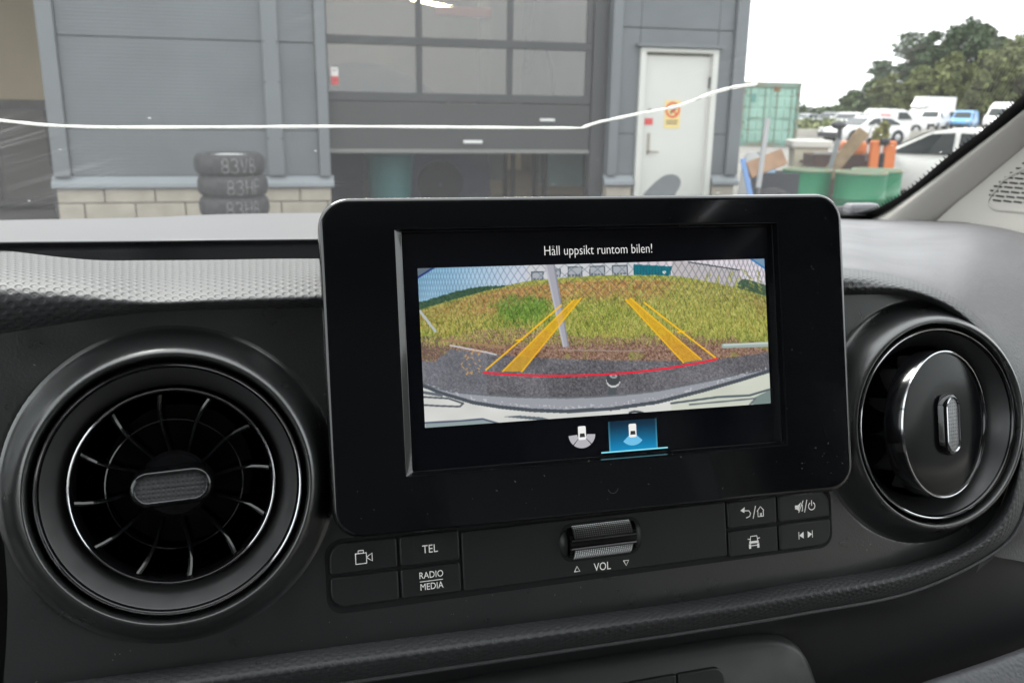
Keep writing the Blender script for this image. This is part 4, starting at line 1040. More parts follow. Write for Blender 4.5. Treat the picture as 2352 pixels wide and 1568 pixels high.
# white side door
dr = empty('side_door', (0, 0, 0), parent=wk)
box('door_leaf', ((DX0+DX1)/2, .06, 1.02), (DX1-DX0-.12, .05, 1.98), M_wdoor, dr, .004, seg=1)
for x in (DX0+.035, DX1-.035): box('door_frame', (x, .03, 1.02), (.07, .12, 2.04), M_wdoor, dr, .006, seg=1)
box('door_frame', ((DX0+DX1)/2, .03, 2.065), (DX1-DX0, .12, .05), M_wdoor, dr, .006, seg=1)
box('drip_flashing', ((DX0+DX1)/2, -.01, 2.112), (DX1-DX0+.10, .12, .035), M_trim, dr, .004, seg=1)
M_brass = mat('door_metal', (.36, .33, .27), .35, metal=.8)
hx = DX0+.17
box('lock_plate', (hx, .030, 1.02), (.035, .012, .24), M_brass, dr, .004, seg=1); tube('door_handle', [(hx, .02, .93), (hx, -.03, .93), (hx+.11, -.03, .925)], .011, M_brass, dr)
lathe('lock_cylinder', [(.022, 0), (.022, .012), (.016, .016)], mat('lock_grey', (.2, .2, .2), .5), dr, lambda x, y, h: (hx-.005+x, .034-h, 1.40+y), 16, cap=True)
box('hinge', (DX1-.075, .02, 1.72), (.02, .03, .13), M_dframe, dr, .003, seg=1)
rs1 = box('red_sticker', (hx-.01, .032, 1.27), (.10, .004, .075), mat('red_sticker', (.55, .05, .05), .5), dr)
# prohibition notice on the door
sx_, sz_ = at_y(1547, 263, D)[0]-0, at_y(1547, 263, D)[2]
ns = thing('warning_notice', 'yellow notice with red crossed ring stuck on the white door', 'sign', (sx_, D+.033, sz_))
box('notice_sheet', (0, 0, 0), (.20, .003, .32), mat('notice_yellow', (.70, .55, .22), .6, var=.03, vscale=12), ns)
M_red = mat('notice_red', (.60, .07, .03), .6); M_ink = mat('notice_ink', (.10, .06, .05), .7)
ring = lambda r_a, r_b: [(r_a*math.cos(2*math.pi*k/32), r_a*math.sin(2*math.pi*k/32)) for k in range(32)]+[(r_b*math.cos(2*math.pi*k/32), r_b*math.sin(2*math.pi*k/32)) for k in range(32)]
p = ring(.092, .068); mesh('prohibition_ring', [(x, -.0035, z+.05) for x, z in p], [(k, (k+1) % 32, 32+(k+1) % 32, 32+k) for k in range(32)], M_red, ns)
fl = lambda x, y, h: (x, -h, y)
strokes('ring_bar', [[(-.055, .105), (.055, -.005)]], .022, M_red, ns, fl, 0, 0, 1, .0045)
strokes('pictogram', [[(-.03, .075), (0, .045), (.03, .06)], [(-.02, .02), (.01, .05)]], .028, M_ink, ns, fl, 0, 0, 1, .004)
strokes('text_line', [[(-.07, -.075), (.07, -.075)], [(-.07, -.105), (.06, -.105)]], .013, M_ink, ns, fl, 0, 0, 1, .004)

# sectional garage door, half raised
gd = empty('garage_door', (0, .14, 0), parent=wk)
GX = [.40, 1.385, 2.405, 3.30]
M_pane = glass_mat('door_pane', (.60, .60, .58), dust=.06, refl=2.3)
zr = [1.45, 1.545, 2.035, 2.125, 2.62, 2.71, 3.20, 3.29]
for a, b in ((1.45, 1.545), (2.035, 2.125), (2.62, 2.71), (3.20, 3.29)):
    box('door_rail', ((.385+3.37)/2, .02, (a+b)/2), (3.37-.385, .05, b-a), M_dframe, gd, .006, seg=1)
for a, b in ((1.545, 2.035), (2.125, 2.62), (2.71, 3.20)):
    for x in GX[1:3]: box('mullion', (x, .02, (a+b)/2), (.065, .046, b-a), M_dframe, gd, .005, seg=1)
    box('stile', (3.335, .02, (a+b)/2), (.07, .046, b-a), M_dframe, gd, .005, seg=1); box('stile', (.39, .02, (a+b)/2), (.03, .046, b-a), M_dframe, gd, .005, seg=1)
    for k in range(3):
        x0 = GX[k]+(.033 if k else .005); x1 = GX[k+1]-(.033 if k < 2 else 0)
        box('pane', ((x0+x1)/2, .02, (a+b)/2), (x1-x0, .008, b-a), M_pane, gd)
box('solid_panel', (1.878, .02, 1.19), (2.985, .05, .51), M_dpanel, gd, .006, seg=1); box('bottom_seal', (1.878, .015, .915), (2.985, .07, .045), mat('seal_grey', (.16, .16, .15), .7), gd, .006, seg=1)
box('pull_handle', (1.98, -.02, 1.02), (.22, .03, .035), mat('handle_white', (.65, .65, .63), .4), gd, .008)
box('pull_handle', (2.85, -.02, 1.27), (.18, .03, .03), mat('handle_white', (.65, .65, .63), .4), gd, .008)
for x in (3.46,): box('door_jamb', (x, .05, 1.9), (.17, .16, 3.8), M_dframe, gd, .004, seg=1)
st_ = thing('window_sticker', 'red and white sticker on the garage door pane', 'sticker', (.47, D+.148, 1.70))
box('sticker_top', (0, 0, .045), (.075, .004, .09), mat('sticker_white', (.72, .68, .66), .5), st_); box('sticker_foot', (0, -.0005, -.045), (.075, .004, .085), mat('sticker_red', (.60, .07, .07), .5), st_)
strokes('sticker_print', [[(-.02, .06), (.02, .06)], [(-.02, -.04), (.024, -.04)]], .008, M_ink, st_, fl, 0, 0, 1, .004)

# things in the hall
def tube_lamp(x, y, z, rz, label):
    t = thing('tube_lamp', label, 'lamp', (x, y, z), rz, 'tube lamps in the workshop')
    box('lamp_tray', (0, 0, .05), (1.5, .16, .06), M_wdoor, t, .01); box('tube', (0, 0, .0), (1.45, .05, .04), emit_mat('tube_light', (1, .86, .60), 34), t, .018)
a = at_y(992, 9, 16.5)
tube_lamp(a[0], 16.5, a[2], .9, 'lit tube lamp hanging behind the garage door panes')
tube_lamp(1.2, 13.0, 4.6, 0, 'lit tube lamp high over the blue covered car'); tube_lamp(3.0, 12.6, 4.6, 0, 'lit tube lamp high over the red lift arm')  # two extra lamps out of view, added to brighten the workshop interior
def bin_(loc, rx, h, m, label, cat='bin'):
    t = thing('waste_bin', label, cat, loc); lathe('bin_body', [(rx*.8, 0), (rx, h*.92), (rx*1.06, h*.93), (rx*1.06, h), (rx*.95, h), (rx*.76, .03)], m, t, None, 24, cap=True); return t
bin_((1.15, 11.0, .035), .30, .85, mat('teal_plastic', (.03, .15, .15), .45), 'teal plastic bin in the workshop under the raised door')
def bench(loc, L_, label, mt, drawers):
    t = thing('workbench', label, 'workbench', loc)
    box('bench_top', (0, 0, .86), (L_, .6, .05), mt, t, .006)
    for sx in (-1, 1):
        for sy in (-1, 1): box('leg', (sx*(L_/2-.05), sy*.25, .43), (.06, .06, .81), M_dframe, t)
    for k in range(drawers): box('drawer', (-L_/2+.35+k*.55, -.02, .55), (.5, .5, .45), mt, t, .008)
    return t
bench((2.3, 13.2, .035), 1.9, 'grey workbench with drawers inside the workshop', mat('bench_grey', (.16, .19, .19), .6), 3)
bench((3.9, 12.0, .035), 1.2, 'pale teal workbench near the right side of the opening', mat('bench_teal', (.20, .30, .30), .6), 2)
t = thing('parked_car', 'dark blue covered car standing inside the workshop', 'car', (.75, 12.9, .035))
v = []
for i in range(20):
    s_ = i/19; 
    for j in range(12):
        q_ = j/11*math.pi; w_ = .86; hgt = 1.0+.95*math.sin(min(1, max(0, (s_-.05)/.9))*math.pi)**.7
        v.append((-1.5+s_*3.4, -w_*math.cos(q_), max(.05, hgt*math.sin(q_)**.5)))
mesh('car_cover', v, grid_faces(20, 12), mat('navy_cover', (.045, .055, .085), .8, var=.1, vscale=3), t, True)
for sx in (-.9, 1.2):
    for sy in (-.78, .78): lathe('wheel', [(.02, -.1), (.31, -.1), (.33, -.05), (.33, .05), (.31, .1), (.02, .1)], M_black, t, lambda x, y, h, sx=sx, sy=sy: (sx+x, sy+h, .33+y), 20)
hz = thing('air_hose', 'dark looped air hose hanging in the workshop', 'hose', (3.6, 13.0, 0))
tube('hose', catmull([(0, 0, 3.6), (-.1, 0, 2.9), (-.22, 0, 2.3), (-.2, 0, 1.9), (0, 0, 2.35), (.18, 0, 2.0), (.22, 0, 1.4), (.1, 0, 1.2)], 40), .03, M_dframe, hz, 8)
t = thing('red_lift', 'red lift arm high inside the workshop', 'lift', (3.0, 14.2, .035)); box('lift_post', (0, 0, 1.6), (.16, .2, 3.2), mat('lift_grey', (.30, .29, .28), .6), t, .02); box('lift_arm', (-.35, -.1, 2.78), (.9, .14, .14), mat('lift_red', (.45, .08, .04), .5), t, .02)
for i, (x, y, z, l) in enumerate(((.62, 11.9, .84, 'small red canister on the shelf beside the teal bin'), (1.72, 12.9, .93, 'small red can on the grey workbench'))):
    t = thing('canister', l, 'canister', (x, y, z)); lathe('can_body', [(.045, 0), (.05, .01), (.05, .11), (.03, .13)], mat('can_red', (.55, .05, .03), .4), t, None, 16, cap=True); lathe('cap', [(.02, .13), (.02, .15)], M_black, t, None, 12, cap=True)
t = thing('shelf_rack', 'low dark shelf rack just inside the left jamb', 'shelf', (.68, 12.0, .035))
for z in (.35, .78): box('shelf', (0, 0, z), (.5, .35, .03), M_dframe, t)
for sx in (-1, 1):
    for sy in (-1, 1): box('upright', (sx*.23, sy*.155, .40), (.035, .035, .80), M_dframe, t)
# left bay: dark sofa-like cabinet, post
t = thing('tool_cabinet', 'dark tool cabinet with two pale rolls in the left bay', 'cabinet', (-3.25, 12.6, .035))
box('cabinet_body', (0, 0, .72), (1.9, .7, 1.30), mat('cabinet_dark', (.035, .033, .03), .7, var=.2, vscale=4), t, .02)
for k in range(3): box('drawer', (-.6+.6*k, -.36, .7), (.55, .03, 1.1), mat('cabinet_front', (.05, .045, .04), .7), t, .01)
for k, x in enumerate((-2.60, -2.49)):
    t = thing('paper_roll', ('pale paper roll on the stand, further from the jamb', 'pale paper roll on the stand, right against the jamb')[k], 'roll', (x, 11.2, .70), 0, 'pale rolls in the left bay'); lathe('roll', [(.02, 0), (.045, 0), (.045, .25), (.02, .25)], M_wdoor, t, None, 16); tube('rod', [(0, 0, -.02), (0, 0, .30)], .012, M_dframe, t)
t = thing('roll_stand', 'dark stand under the pale rolls in the left bay', 'stand', (-2.55, 11.2, .035))
box('stand_top', (0, 0, .62), (.34, .2, .03), M_dframe, t)
for s_ in (-1, 1): box('leg', (s_*.14, 0, .30), (.04, .16, .60), M_dframe, t)

# ---------------- tyre stack with chalk marks
M_rub = mat('tyre_rubber', (0.040, 0.040, 0.041), 0.8, var=.25, vscale=20, bump=.6, bscale=70, bdist=.006)
M_chalk = mat('chalk', (0.26, 0.26, 0.255), 0.95, var=.3, vscale=70)
tb = at_d(538, 480, 8.15); tx0, ty0 = tb[0], tb[1]
TH, TRD = .192, .315
G = {'8': [arc(.25, .72, .2, 60, 420, 12, .26), arc(.25, .24, .24, 90, 450, 12, .24)], '3': [arc(.2, .74, .22, 150, -80, 10, .24), arc(.2, .24, .25, 85, -150, 10, .26)],
     'H': [[(0, 0), (0, 1)], [(.45, 0), (.45, 1)], [(0, .5), (.45, .5)]], 'V': [[(0, 1), (.22, 0), (.45, 1)]], 'B': [[(0, 0), (0, 1)], arc(0, .75, .35, 90, -90, 8, .25), arc(0, .25, .42, 90, -90, 8, .25)],
     'F': [[(0, 0), (0, 1), (.45, 1)], [(0, .55), (.35, .55)]]}
facing = math.atan2(-ty0, -tx0)
for k in range(5):
    word = ('83HF', '83VF', '83HB', '83HF', '83VB')[k]
    pos = ('lowest of the stack', 'second from the ground in the stack', 'in the middle of the stack', 'just under the top one', 'on top of the stack with rim showing')[k]
    t = thing('tyre', f'black tyre chalked {word}, {pos}', 'tyre', (tx0+(.012, -.008, .006, .004, -.012)[k], ty0+(-.01, .012, .004, 0, .008)[k], k*TH), 0, 'tyres stacked by the plinth')
    W_ = TH
    lathe('rubber', [(.20, .03), (.215, .008), (.27, .0), (.298, .02), (.311, .05), (TRD, .085), (TRD, W_-.085), (.311, W_-.05), (.298, W_-.02), (.27, W_), (.215, W_-.008), (.20, W_-.03)], M_rub, t, None, 64)
    lathe('rim', [(.202, .02), (.208, .03), (.195, .05), (.19, .12), (.195, W_-.04), (.205, W_-.022), (.198, W_-.016), (.185, W_-.035), (.06, W_-.07), (.001, W_-.07)], mat('alloy', (.6, .6, .6), .3, metal=.9), t, None, 48)
    ch = []
    for i, c_ in enumerate(word):
        for pl_ in G[c_]:
            dense = catmull([(*q_, 0) for q_ in pl_], 12)[:, :2] if len(pl_) < 9 else pl_
            for _ in range(3):
                sg_ = [(i*.68+x+rnd.uniform(-.018, .018), y+rnd.uniform(-.018, .018)) for x, y in dense]; cut = rnd.randint(2, len(sg_)-3); ch += [sg_[:cut], sg_[cut:]] if rnd.random() < .8 else [sg_[:cut]]
    vv_, ff_ = stroke_data([[(x*.125-.11+.02*(k % 2), y*.125) for x, y in pl_] for pl_ in ch if len(pl_) > 1], .0040)
    P = []
    for (s_, z) in vv_:
        a = facing+.12+s_/TRD; rad = TRD+.0015 if .085 < z+.032 < W_-.085 else TRD-.001+.0015
        P.append((rad*math.cos(a), rad*math.sin(a), z+.032))
    mesh('chalk_mark', P, ff_, M_chalk, t)

# ---------------- yard clutter on the right
M_drum = mat('drum_green', (0.009, 0.165, 0.072), 0.5, spec=.25, var=.10, vscale=3, rvar=.1)
M_drumr = mat('drum_rim', (0.16, 0.32, 0.21), 0.5, base2=(.26, .24, .14), vscale=9)
dr0 = thing('oil_drum', 'green oil drum standing between the two others, its open top rusty', 'drum', (0, 0, 0), 0, 'green oil drums')
dprof = [(.275, .0), (.287, .01), (.287, .025), (.281, .03), (.281, .27)]
for zc_ in (.30, .58):
    dprof += [(.281, zc_-.02), (.291, zc_-.008), (.291, zc_+.008), (.281, zc_+.02)]
dprof += [(.281, .84), (.281, .855)]
lathe('drum_shell', dprof, M_drum, dr0, None, 48)
lathe('drum_rim', [(.281, .852), (.290, .856), (.291, .872), (.284, .880), (.276, .872), (.275, .855)], M_drumr, dr0, None, 48)
lathe('drum_lid', [(.277, .862), (.02, .862), (.001, .862)], mat('drum_lid_worn', (.05, .13, .08), .7, base2=(.10, .075, .045), vscale=6), dr0, None, 48)
drums = [dr0, copy_tree(dr0), copy_tree(dr0)]
for o, (px, py, z, l) in zip(drums, ((1949, 388, .88, None), (1846, 377, .88, 'green oil drum beside the leaning brown board'), (2043, 388, .88, 'green oil drum in front of the white car'))):
    p = at_z(px, py, z); 
    if l: o['label'] = l
    o.location = (p[0], p[1], 0)
dd = at_d(1979, 391, 9.2)
for o, dx, dy in zip(drums, (0, -.37, .44), (0, .43, .34)): o.location = (dd[0]+dx, dd[1]+dy, 0); o.scale = (.92,)*3

pp = at_d(1741, 440, 8.4)
t = thing('metal_post', 'thin grey metal post in front of the green container', 'post', (pp[0], pp[1], 0))
tube('post', [(0, 0, 0), (.0, 0, .7), (.035, 0, 1.34)], .026, mat('galvanised', (.42, .42, .42), .5, metal=.4), t, 10); box('foot_plate', (0, 0, .006), (.16, .16, .012), M_dframe, t)
def slab(name, part, px0, px1, dist, wid, th, m, label, cat, extra=None):
    """a board whose centre line runs between two picture points at a distance"""
    a = at_d(*px0, dist[0]); b = at_d(*px1, dist[1]); lo, hi = (a, b) if a[2] < b[2] else (b, a)
    t = thing(name, label, cat, (lo[0], lo[1], 0)); d = Vector(hi-lo); L_ = d.length
    q_ = d.normalized(); s_ = Vector(cu).cross(Vector(fw)); s_ = (Vector(fw).cross(q_)).normalized(); n_ = q_.cross(s_).normalized()
    M = Matrix((s_, n_, q_)).transposed().to_4x4(); M.translation = Vector((0, 0, lo[2]))+d/2
    bm = box_data((0, 0, 0), (wid, th, L_), .004, 1); bm.transform(M); bm_obj(part, bm, m, t); return t
M_card = mat('brown_board', (.28, .17, .10), .8, var=.15, vscale=6); M_plank = mat('plank_wood', (.30, .21, .12), .8, var=.18, vscale=9)
slab('cardboard', 'board', (1718, 392), (1800, 360), (8.9, 9.0), .17, .05, M_card, 'brown cardboard leaning over the dark tyre beside the post', 'cardboard')
slab('wooden_plank', 'plank', (1845, 470), (1985, 300), (10.6, 10.2), .15, .04, M_plank, 'long brown plank leaning out of the brown crate', 'plank')
slab('blue_sheet', 'sheet', (1728, 470), (1706, 365), (8.9, 8.9), .05, .03, mat('blue_plastic', (.12, .24, .48), .5), 'narrow blue plastic strip leaning by the building corner', 'plastic strip')
p = at_d(1775, 440, 9.2)
t = thing('tyre', 'dark tyre standing upright under the brown cardboard', 'tyre', (p[0], p[1], 0), .3)
lathe('rubber', [(.19, -.09), (.27, -.10), (.305, -.07), (.315, 0), (.305, .07), (.27, .10), (.19, .09)], M_rub, t, lambda x, y, h: (x, h, y+.315), 40); lathe('rim', [(.19, -.08), (.17, 0), (.19, .08)], M_dframe, t, lambda x, y, h: (x, h, y+.315), 32)
p = at_d(1776, 432, 8.7)
t = thing('red_bucket', 'small red plastic bucket beside the upright tyre', 'bucket', (p[0], p[1], 0)); lathe('bucket_body', [(.10, .0), (.13, .48), (.14, .49), (.14, .52), (.12, .52)], mat('red_plastic', (.62, .10, .05), .45), t, None, 20, cap=True)
tube('bail', arc(0, .52, .13, 0, 180, 10) and [(x, 0, z) for x, z in arc(0, .52, .13, 0, 180, 10)], .006, M_dframe, t)
p = at_d(1735, 370, 9.6)
t = thing('white_sack', 'white sack with blue side by the building corner', 'sack', (p[0], p[1], 0))
v = []
for i in range(12):
    for j in range(10):
        a = 2*math.pi*i/12; h = j/9; rr_ = (.20-.07*h**3)*(1+.12*math.sin(3*a+4*h)); v.append((rr_*math.cos(a), rr_*math.sin(a)*.8, h*.93+.05*math.sin(2*a)*h))
mesh('sack_body', v, grid_faces(12, 10, closed_u=True), mat('sack_white', (.42, .43, .42), .8), t, True); box('blue_label', (.05, -.155, .74), (.22, .02, .30), mat('sky_blue', (.30, .50, .70), .6), t, .004)

p = at_d(1772, 440, 9.6)
t = thing('plastic_crate', 'dark grey plastic crate behind the upright tyre', 'crate', (p[0], p[1], 0), -.3)
for sx, sy, wx, wy in ((0, -.2, .5, .03), (0, .2, .5, .03), (-.235, 0, .03, .37), (.235, 0, .03, .37)): box('crate_wall', (sx, sy, .40), (wx, wy, .74), mat('crate_dark', (.035, .038, .045), .6), t, .006, seg=1)
box('crate_floor', (0, 0, .03), (.46, .37, .03), M_dframe, t)
p = at_d(1856, 345, 11.6)
t = thing('cream_bin', 'cream lidded grit bin behind the drums', 'bin', (p[0], p[1], 0), -.35)
M_cream = mat('cream_plastic', (.55, .50, .38), .6, var=.05, vscale=4)
v = [(sx*w_, sy*d_, z) for z, w_, d_ in ((0, .17, .15), (.95, .215, .19)) for sx, sy in ((-1, -1), (1, -1), (1, 1), (-1, 1))]
mesh('bin_body', v, [(0, 1, 5, 4), (1, 2, 6, 5), (2, 3, 7, 6), (3, 0, 4, 7), (3, 2, 1, 0)], M_cream, t); box('bin_lid', (0, 0, 1.0), (.52, .46, .10), mat('lid_pale', (.62, .60, .54), .6), t, .02)
strokes('stencil', [[(-.12, .78), (.10, .77)], [(-.12, .70), (.05, .69)]], .03, M_ink, t, lambda x, y, h: (x, -.19-h, y), 0, 0, 1, .004)
p = at_d(1945, 365, 10.9)
t = thing('wooden_crate', 'dark brown wooden crate behind the green drums', 'crate', (p[0], p[1], 0), -.35)
M_crate = mat('crate_wood', (.085, .048, .038), .8, var=.2, vscale=5)
for k in range(5): box('slat', (0, -.30, .10+.18*k), (.92, .03, .165), M_crate, t, .004, seg=1); box('slat', (0, .30, .10+.18*k), (.92, .03, .165), M_crate, t, .004, seg=1)
for s_ in (-1, 1):
    for k in range(5): box('slat', (s_*.46, 0, .10+.18*k), (.03, .57, .165), M_crate, t, .004, seg=1)
box('top_rail', (0, -.30, .925), (.94, .05, .03), mat('rail_grey', (.35, .34, .33), .6), t); box('base', (0, 0, .02), (.9, .58, .03), M_crate, t)
p = at_d(1917, 360, 10.2)
t = thing('outboard_motor', 'grey tube with a black head standing beside the plank', 'machine', (p[0], p[1], 0))
tube('shaft', [(-.06, .25, 0.0), (-.01, .1, .6), (.03, 0, 1.12)], .030, mat('shaft_grey', (.33, .35, .35), .45, metal=.5), t, 10)
v = []
for i in range(14):
    for j in range(9):
        a = 2*math.pi*i/14; b = -math.pi/2+math.pi*j/8; v.append((-.0+.085*math.cos(b)*math.cos(a)*(1+.3*(math.cos(a) > 0)), .07*math.cos(b)*math.sin(a), 1.265+.05*math.sin(b)))
mesh('motor_head', v, grid_faces(14, 9, closed_u=True), mat('motor_black', (.03, .032, .036), .45), t, True); tube('neck', [(.03, 0, 1.10), (.03, 0, 1.24)], .03, M_dframe, t)
p = at_d(2018, 365, 10.4)
t = thing('pallet_truck', 'orange pallet truck with upright looped handle beside the white car', 'pallet truck', (p[0], p[1], 0), -.35)
M_or = mat('orange_paint', (.62, .15, .02), .45, var=.06, vscale=4)
box('mast_plate', (-.06, 0, .64), (.11, .10, .90), M_or, t, .02); box('mast_plate', (.11, 0, .60), (.13, .12, .98), M_or, t, .02); box('pump_column', (.03, -.03, .5), (.05, .06, .9), M_black, t, .015)
tube('handle_loop', [(-.14, 0, .85), (-.16, 0, 1.1), (-.13, 0, 1.24), (-.06, 0, 1.27)], .014, mat('handle_steel', (.45, .45, .44), .4, metal=.6), t)
box('hood', (-.30, .05, 1.0), (.30, .22, .16), M_or, t, .05)
for s_ in (-1, 1): box('fork', (s_*.18, .6, .08), (.14, 1.0, .05), M_or, t, .01)
lathe('wheel', [(.02, -.04), (.09, -.04), (.09, .04), (.02, .04)], M_black, t, lambda x, y, h: (h, -.02+x, .09+y), 16)
lathe('grip_knob', [(.0, -.05), (.05, -.03), (.06, 0), (.05, .03), (.0, .05)], M_black, t, lambda x, y, h: (.03+x, -.06+y, 1.08+h), 14)

# grey chair in front of the door
p = at_d(1524, 440, 9.0)
t = thing('office_chair', 'grey rounded chair back standing in front of the white door', 'chair', (p[0], p[1], 0), .35)
cs = catmull([(*q_, 0) for q_ in ((1468, 470), (1478, 446), (1492, 431), (1510, 414), (1527, 403), (1545, 400.5), (1558, 406), (1564, 418), (1560, 432), (1551, 448), (1546, 470))], 40)[:, :2]
cp = [at_d(x, y, 8.98)-p for x, y in cs]; cq = [at_d(x, y, 9.06)-p for x, y in cs]
Rz = Matrix.Rotation(-.35, 3, 'Z'); loc = lambda q_: Rz @ Vector((q_[0], q_[1], q_[2]+p[2]))
n_ = len(cp); mesh('backrest', [loc(q_) for q_ in cp]+[loc(q_) for q_ in cq], [tuple(range(n_))[::-1], tuple(range(n_, 2*n_))]+[(i, (i+1) % n_, n_+(i+1) % n_, n_+i) for i in range(n_)], mat('chair_grey', (.09, .10, .103), .7), t, True, auto=40)
box('seat', (-.05, -.22, .47), (.44, .42, .08), mat('chair_seat', (.55, .55, .52), .7), t, .035); tube('stem', [(-.05, -.2, .08), (-.05, -.2, .45)], .025, M_dframe, t)
for k in range(5): a = 2*math.pi*k/5; tube('foot', [(-.05, -.2, .09), (-.05+.26*math.cos(a), -.2+.26*math.sin(a), .05)], .018, M_dframe, t); lathe('castor', [(.005, -.02), (.04, -.02), (.04, .02), (.005, .02)], M_black, t, lambda x, y, h, a=a: (-.05+.26*math.cos(a)+h, -.2+.26*math.sin(a)+x, .04+y), 12)

# ---------------- shipping container
M_cont = mat('container_green', (0.27, 0.44, 0.37), 0.6, var=.10, vscale=1.3); M_contd = mat('container_frame', (0.15, 0.27, 0.225), 0.6, base2=(.20, .16, .10), vscale=2.2); M_rust = mat('rust', (.25, .12, .05), .9)
YC = 34.0
cx0 = at_y(1702, 250, YC)[0]; cx1 = at_y(1836, 250, YC)[0]; CW = 2.44; CH = 2.59
ct = thing('shipping_container', 'pale green rusty shipping container with closed doors', 'container', ((cx0+cx1)/2, YC, 0), .0)
CW = cx1-cx0
for s_ in (-1, 1): box('corner_post', (s_*(CW/2-.06), .05, CH/2), (.12, .14, CH), M_contd, ct, .01, seg=1)
box('header', (0, .05, CH-.10), (CW-.24, .14, .20), M_contd, ct, .01, seg=1); box('door_sill', (0, .05, .07), (CW-.24, .14, .14), M_contd, ct, .01, seg=1)
for s_ in (-1, 1):
    d_ = empty('door', parent=ct); w_ = CW/2-.14; xc = s_*(w_/2+.012)
    box('door_sheet', (xc, .07, 1.265), (w_, .03, 2.22), M_cont, d_)
    zs = [.16, .62, 1.08, 1.54, 2.0, 2.37]
    for a, b in zip(zs[:-1], zs[1:]):
        for q_ in (-1, 1): box('door_panel', (xc+q_*w_*.235, .045, (a+b)/2), (w_*.40, .035, b-a-.10), M_cont, d_, .015, seg=1)
    for q_ in (-.28, .28): tube('lock_rod', [(xc+q_*w_, -.01, .15), (xc+q_*w_, -.01, 2.4)], .02, M_contd, d_, 6)
    for z in (.4, 1.0, 1.6, 2.2): box('hinge', (s_*(CW/2-.13), -.01, z), (.10, .04, .12), M_contd, d_)
    box('rod_handle', (xc+.1*s_, -.02, 1.15), (.45, .03, .04), M_contd, d_)
box('door_plate', (-CW*.30, .02, 1.95), (.22, .02, .34), mat('plate_teal', (.10, .25, .22), .5), ct); box('rust_patch', (.25, .022, 2.30), (.30, .004, .16), M_rust, ct)
box('side_skin', (0, 3.2, CH/2), (CW-.04, 6.0, CH-.06), M_contd, ct, .02)
for s_ in (-1, 1):
    for z in (.06, CH-.06): box('corner_casting', (s_*(CW/2-.08), .03, z), (.178, .17, .118), M_contd, ct, .012, seg=1)

# ---------------- vehicles
M_wpaint = mat('vehicle_white', (0.74, 0.74, 0.73), 0.3, coat=.4); M_glass = mat('vehicle_glass', (0.02, 0.025, 0.026), 0.12, spec=.35)
M_tyre = mat('vehicle_tyre', (0.02, 0.02, 0.02), 0.8); M_alloy = mat('vehicle_rim', (.45, .45, .46), .35, metal=.8); M_bump = mat('bumper_black', (.022, .023, .025), .6)
M_redst = mat('red_stripe', (.55, .05, .06), .4); M_lamp = mat('head_lamp', (.6, .6, .6), .15, spec=.8)
PROF = {
 'car': dict(L=4.2, W=1.76, H=1.30, body=[(2.08, .28), (2.1, .52), (1.98, .66), (1.15, .82), (.95, .84), (.25, 1.21), (-.15, 1.30), (-.95, 1.28), (-1.70, .98), (-2.02, .90), (-2.1, .6), (-2.05, .28)], belt=.84,
             ws=((.93, .86), (.27, 1.20)), rw=((-1.0, 1.25), (-1.62, 1.0)), win=[[(.78, .87), (.16, 1.20), (-.22, 1.225), (-.26, .88)], [(-.34, .88), (-.30, 1.225), (-.90, 1.205), (-1.38, .98), (-1.42, .91)]], wh=(1.32, -1.30), wr=.315),
 'van': dict(L=4.4, W=1.83, H=1.83, body=[(2.18, .30), (2.2, .72), (2.05, .92), (1.35, 1.08), (.72, 1.68), (.35, 1.82), (-1.9, 1.83), (-2.14, 1.72), (-2.2, .9), (-2.18, .30)], belt=1.02,
             ws=((1.30, 1.13), (.74, 1.66)), rw=((-2.16, 1.6), (-2.2, 1.1)), win=[[(1.12, 1.08), (.66, 1.60), (.02, 1.62), (.02, 1.06)]], wh=(1.42, -1.32), wr=.32),
 'tallvan': dict(L=5.6, W=2.0, H=2.62, body=[(2.78, .35), (2.8, .85), (2.6, 1.12), (2.0, 1.30), (1.3, 2.1), (.9, 2.5), (.4, 2.62), (-2.6, 2.6), (-2.8, 2.4), (-2.8, .35)], belt=1.25,
             ws=((1.95, 1.36), (1.34, 2.05)), rw=((-2.8, 2.1), (-2.8, 1.4)), win=[[(1.80, 1.3), (1.22, 1.98), (.60, 2.0), (.60, 1.28)]], wh=(1.75, -1.65), wr=.36),
 'truck': dict(L=6.2, W=2.05, H=2.35, body=[(3.08, .4), (3.1, .9), (2.9, 1.15), (2.3, 1.32), (1.7, 2.1), (1.3, 2.3), (.9, 2.3), (.9, .9), (-3.0, .85), (-3.0, .55), (3.0, .4)], belt=1.3,
             ws=((2.25, 1.38), (1.74, 2.05)), rw=None, win=[[(2.1, 1.32), (1.62, 2.0), (1.05, 2.02), (1.05, 1.3)]], wh=(2.1, -1.7), wr=.36)}
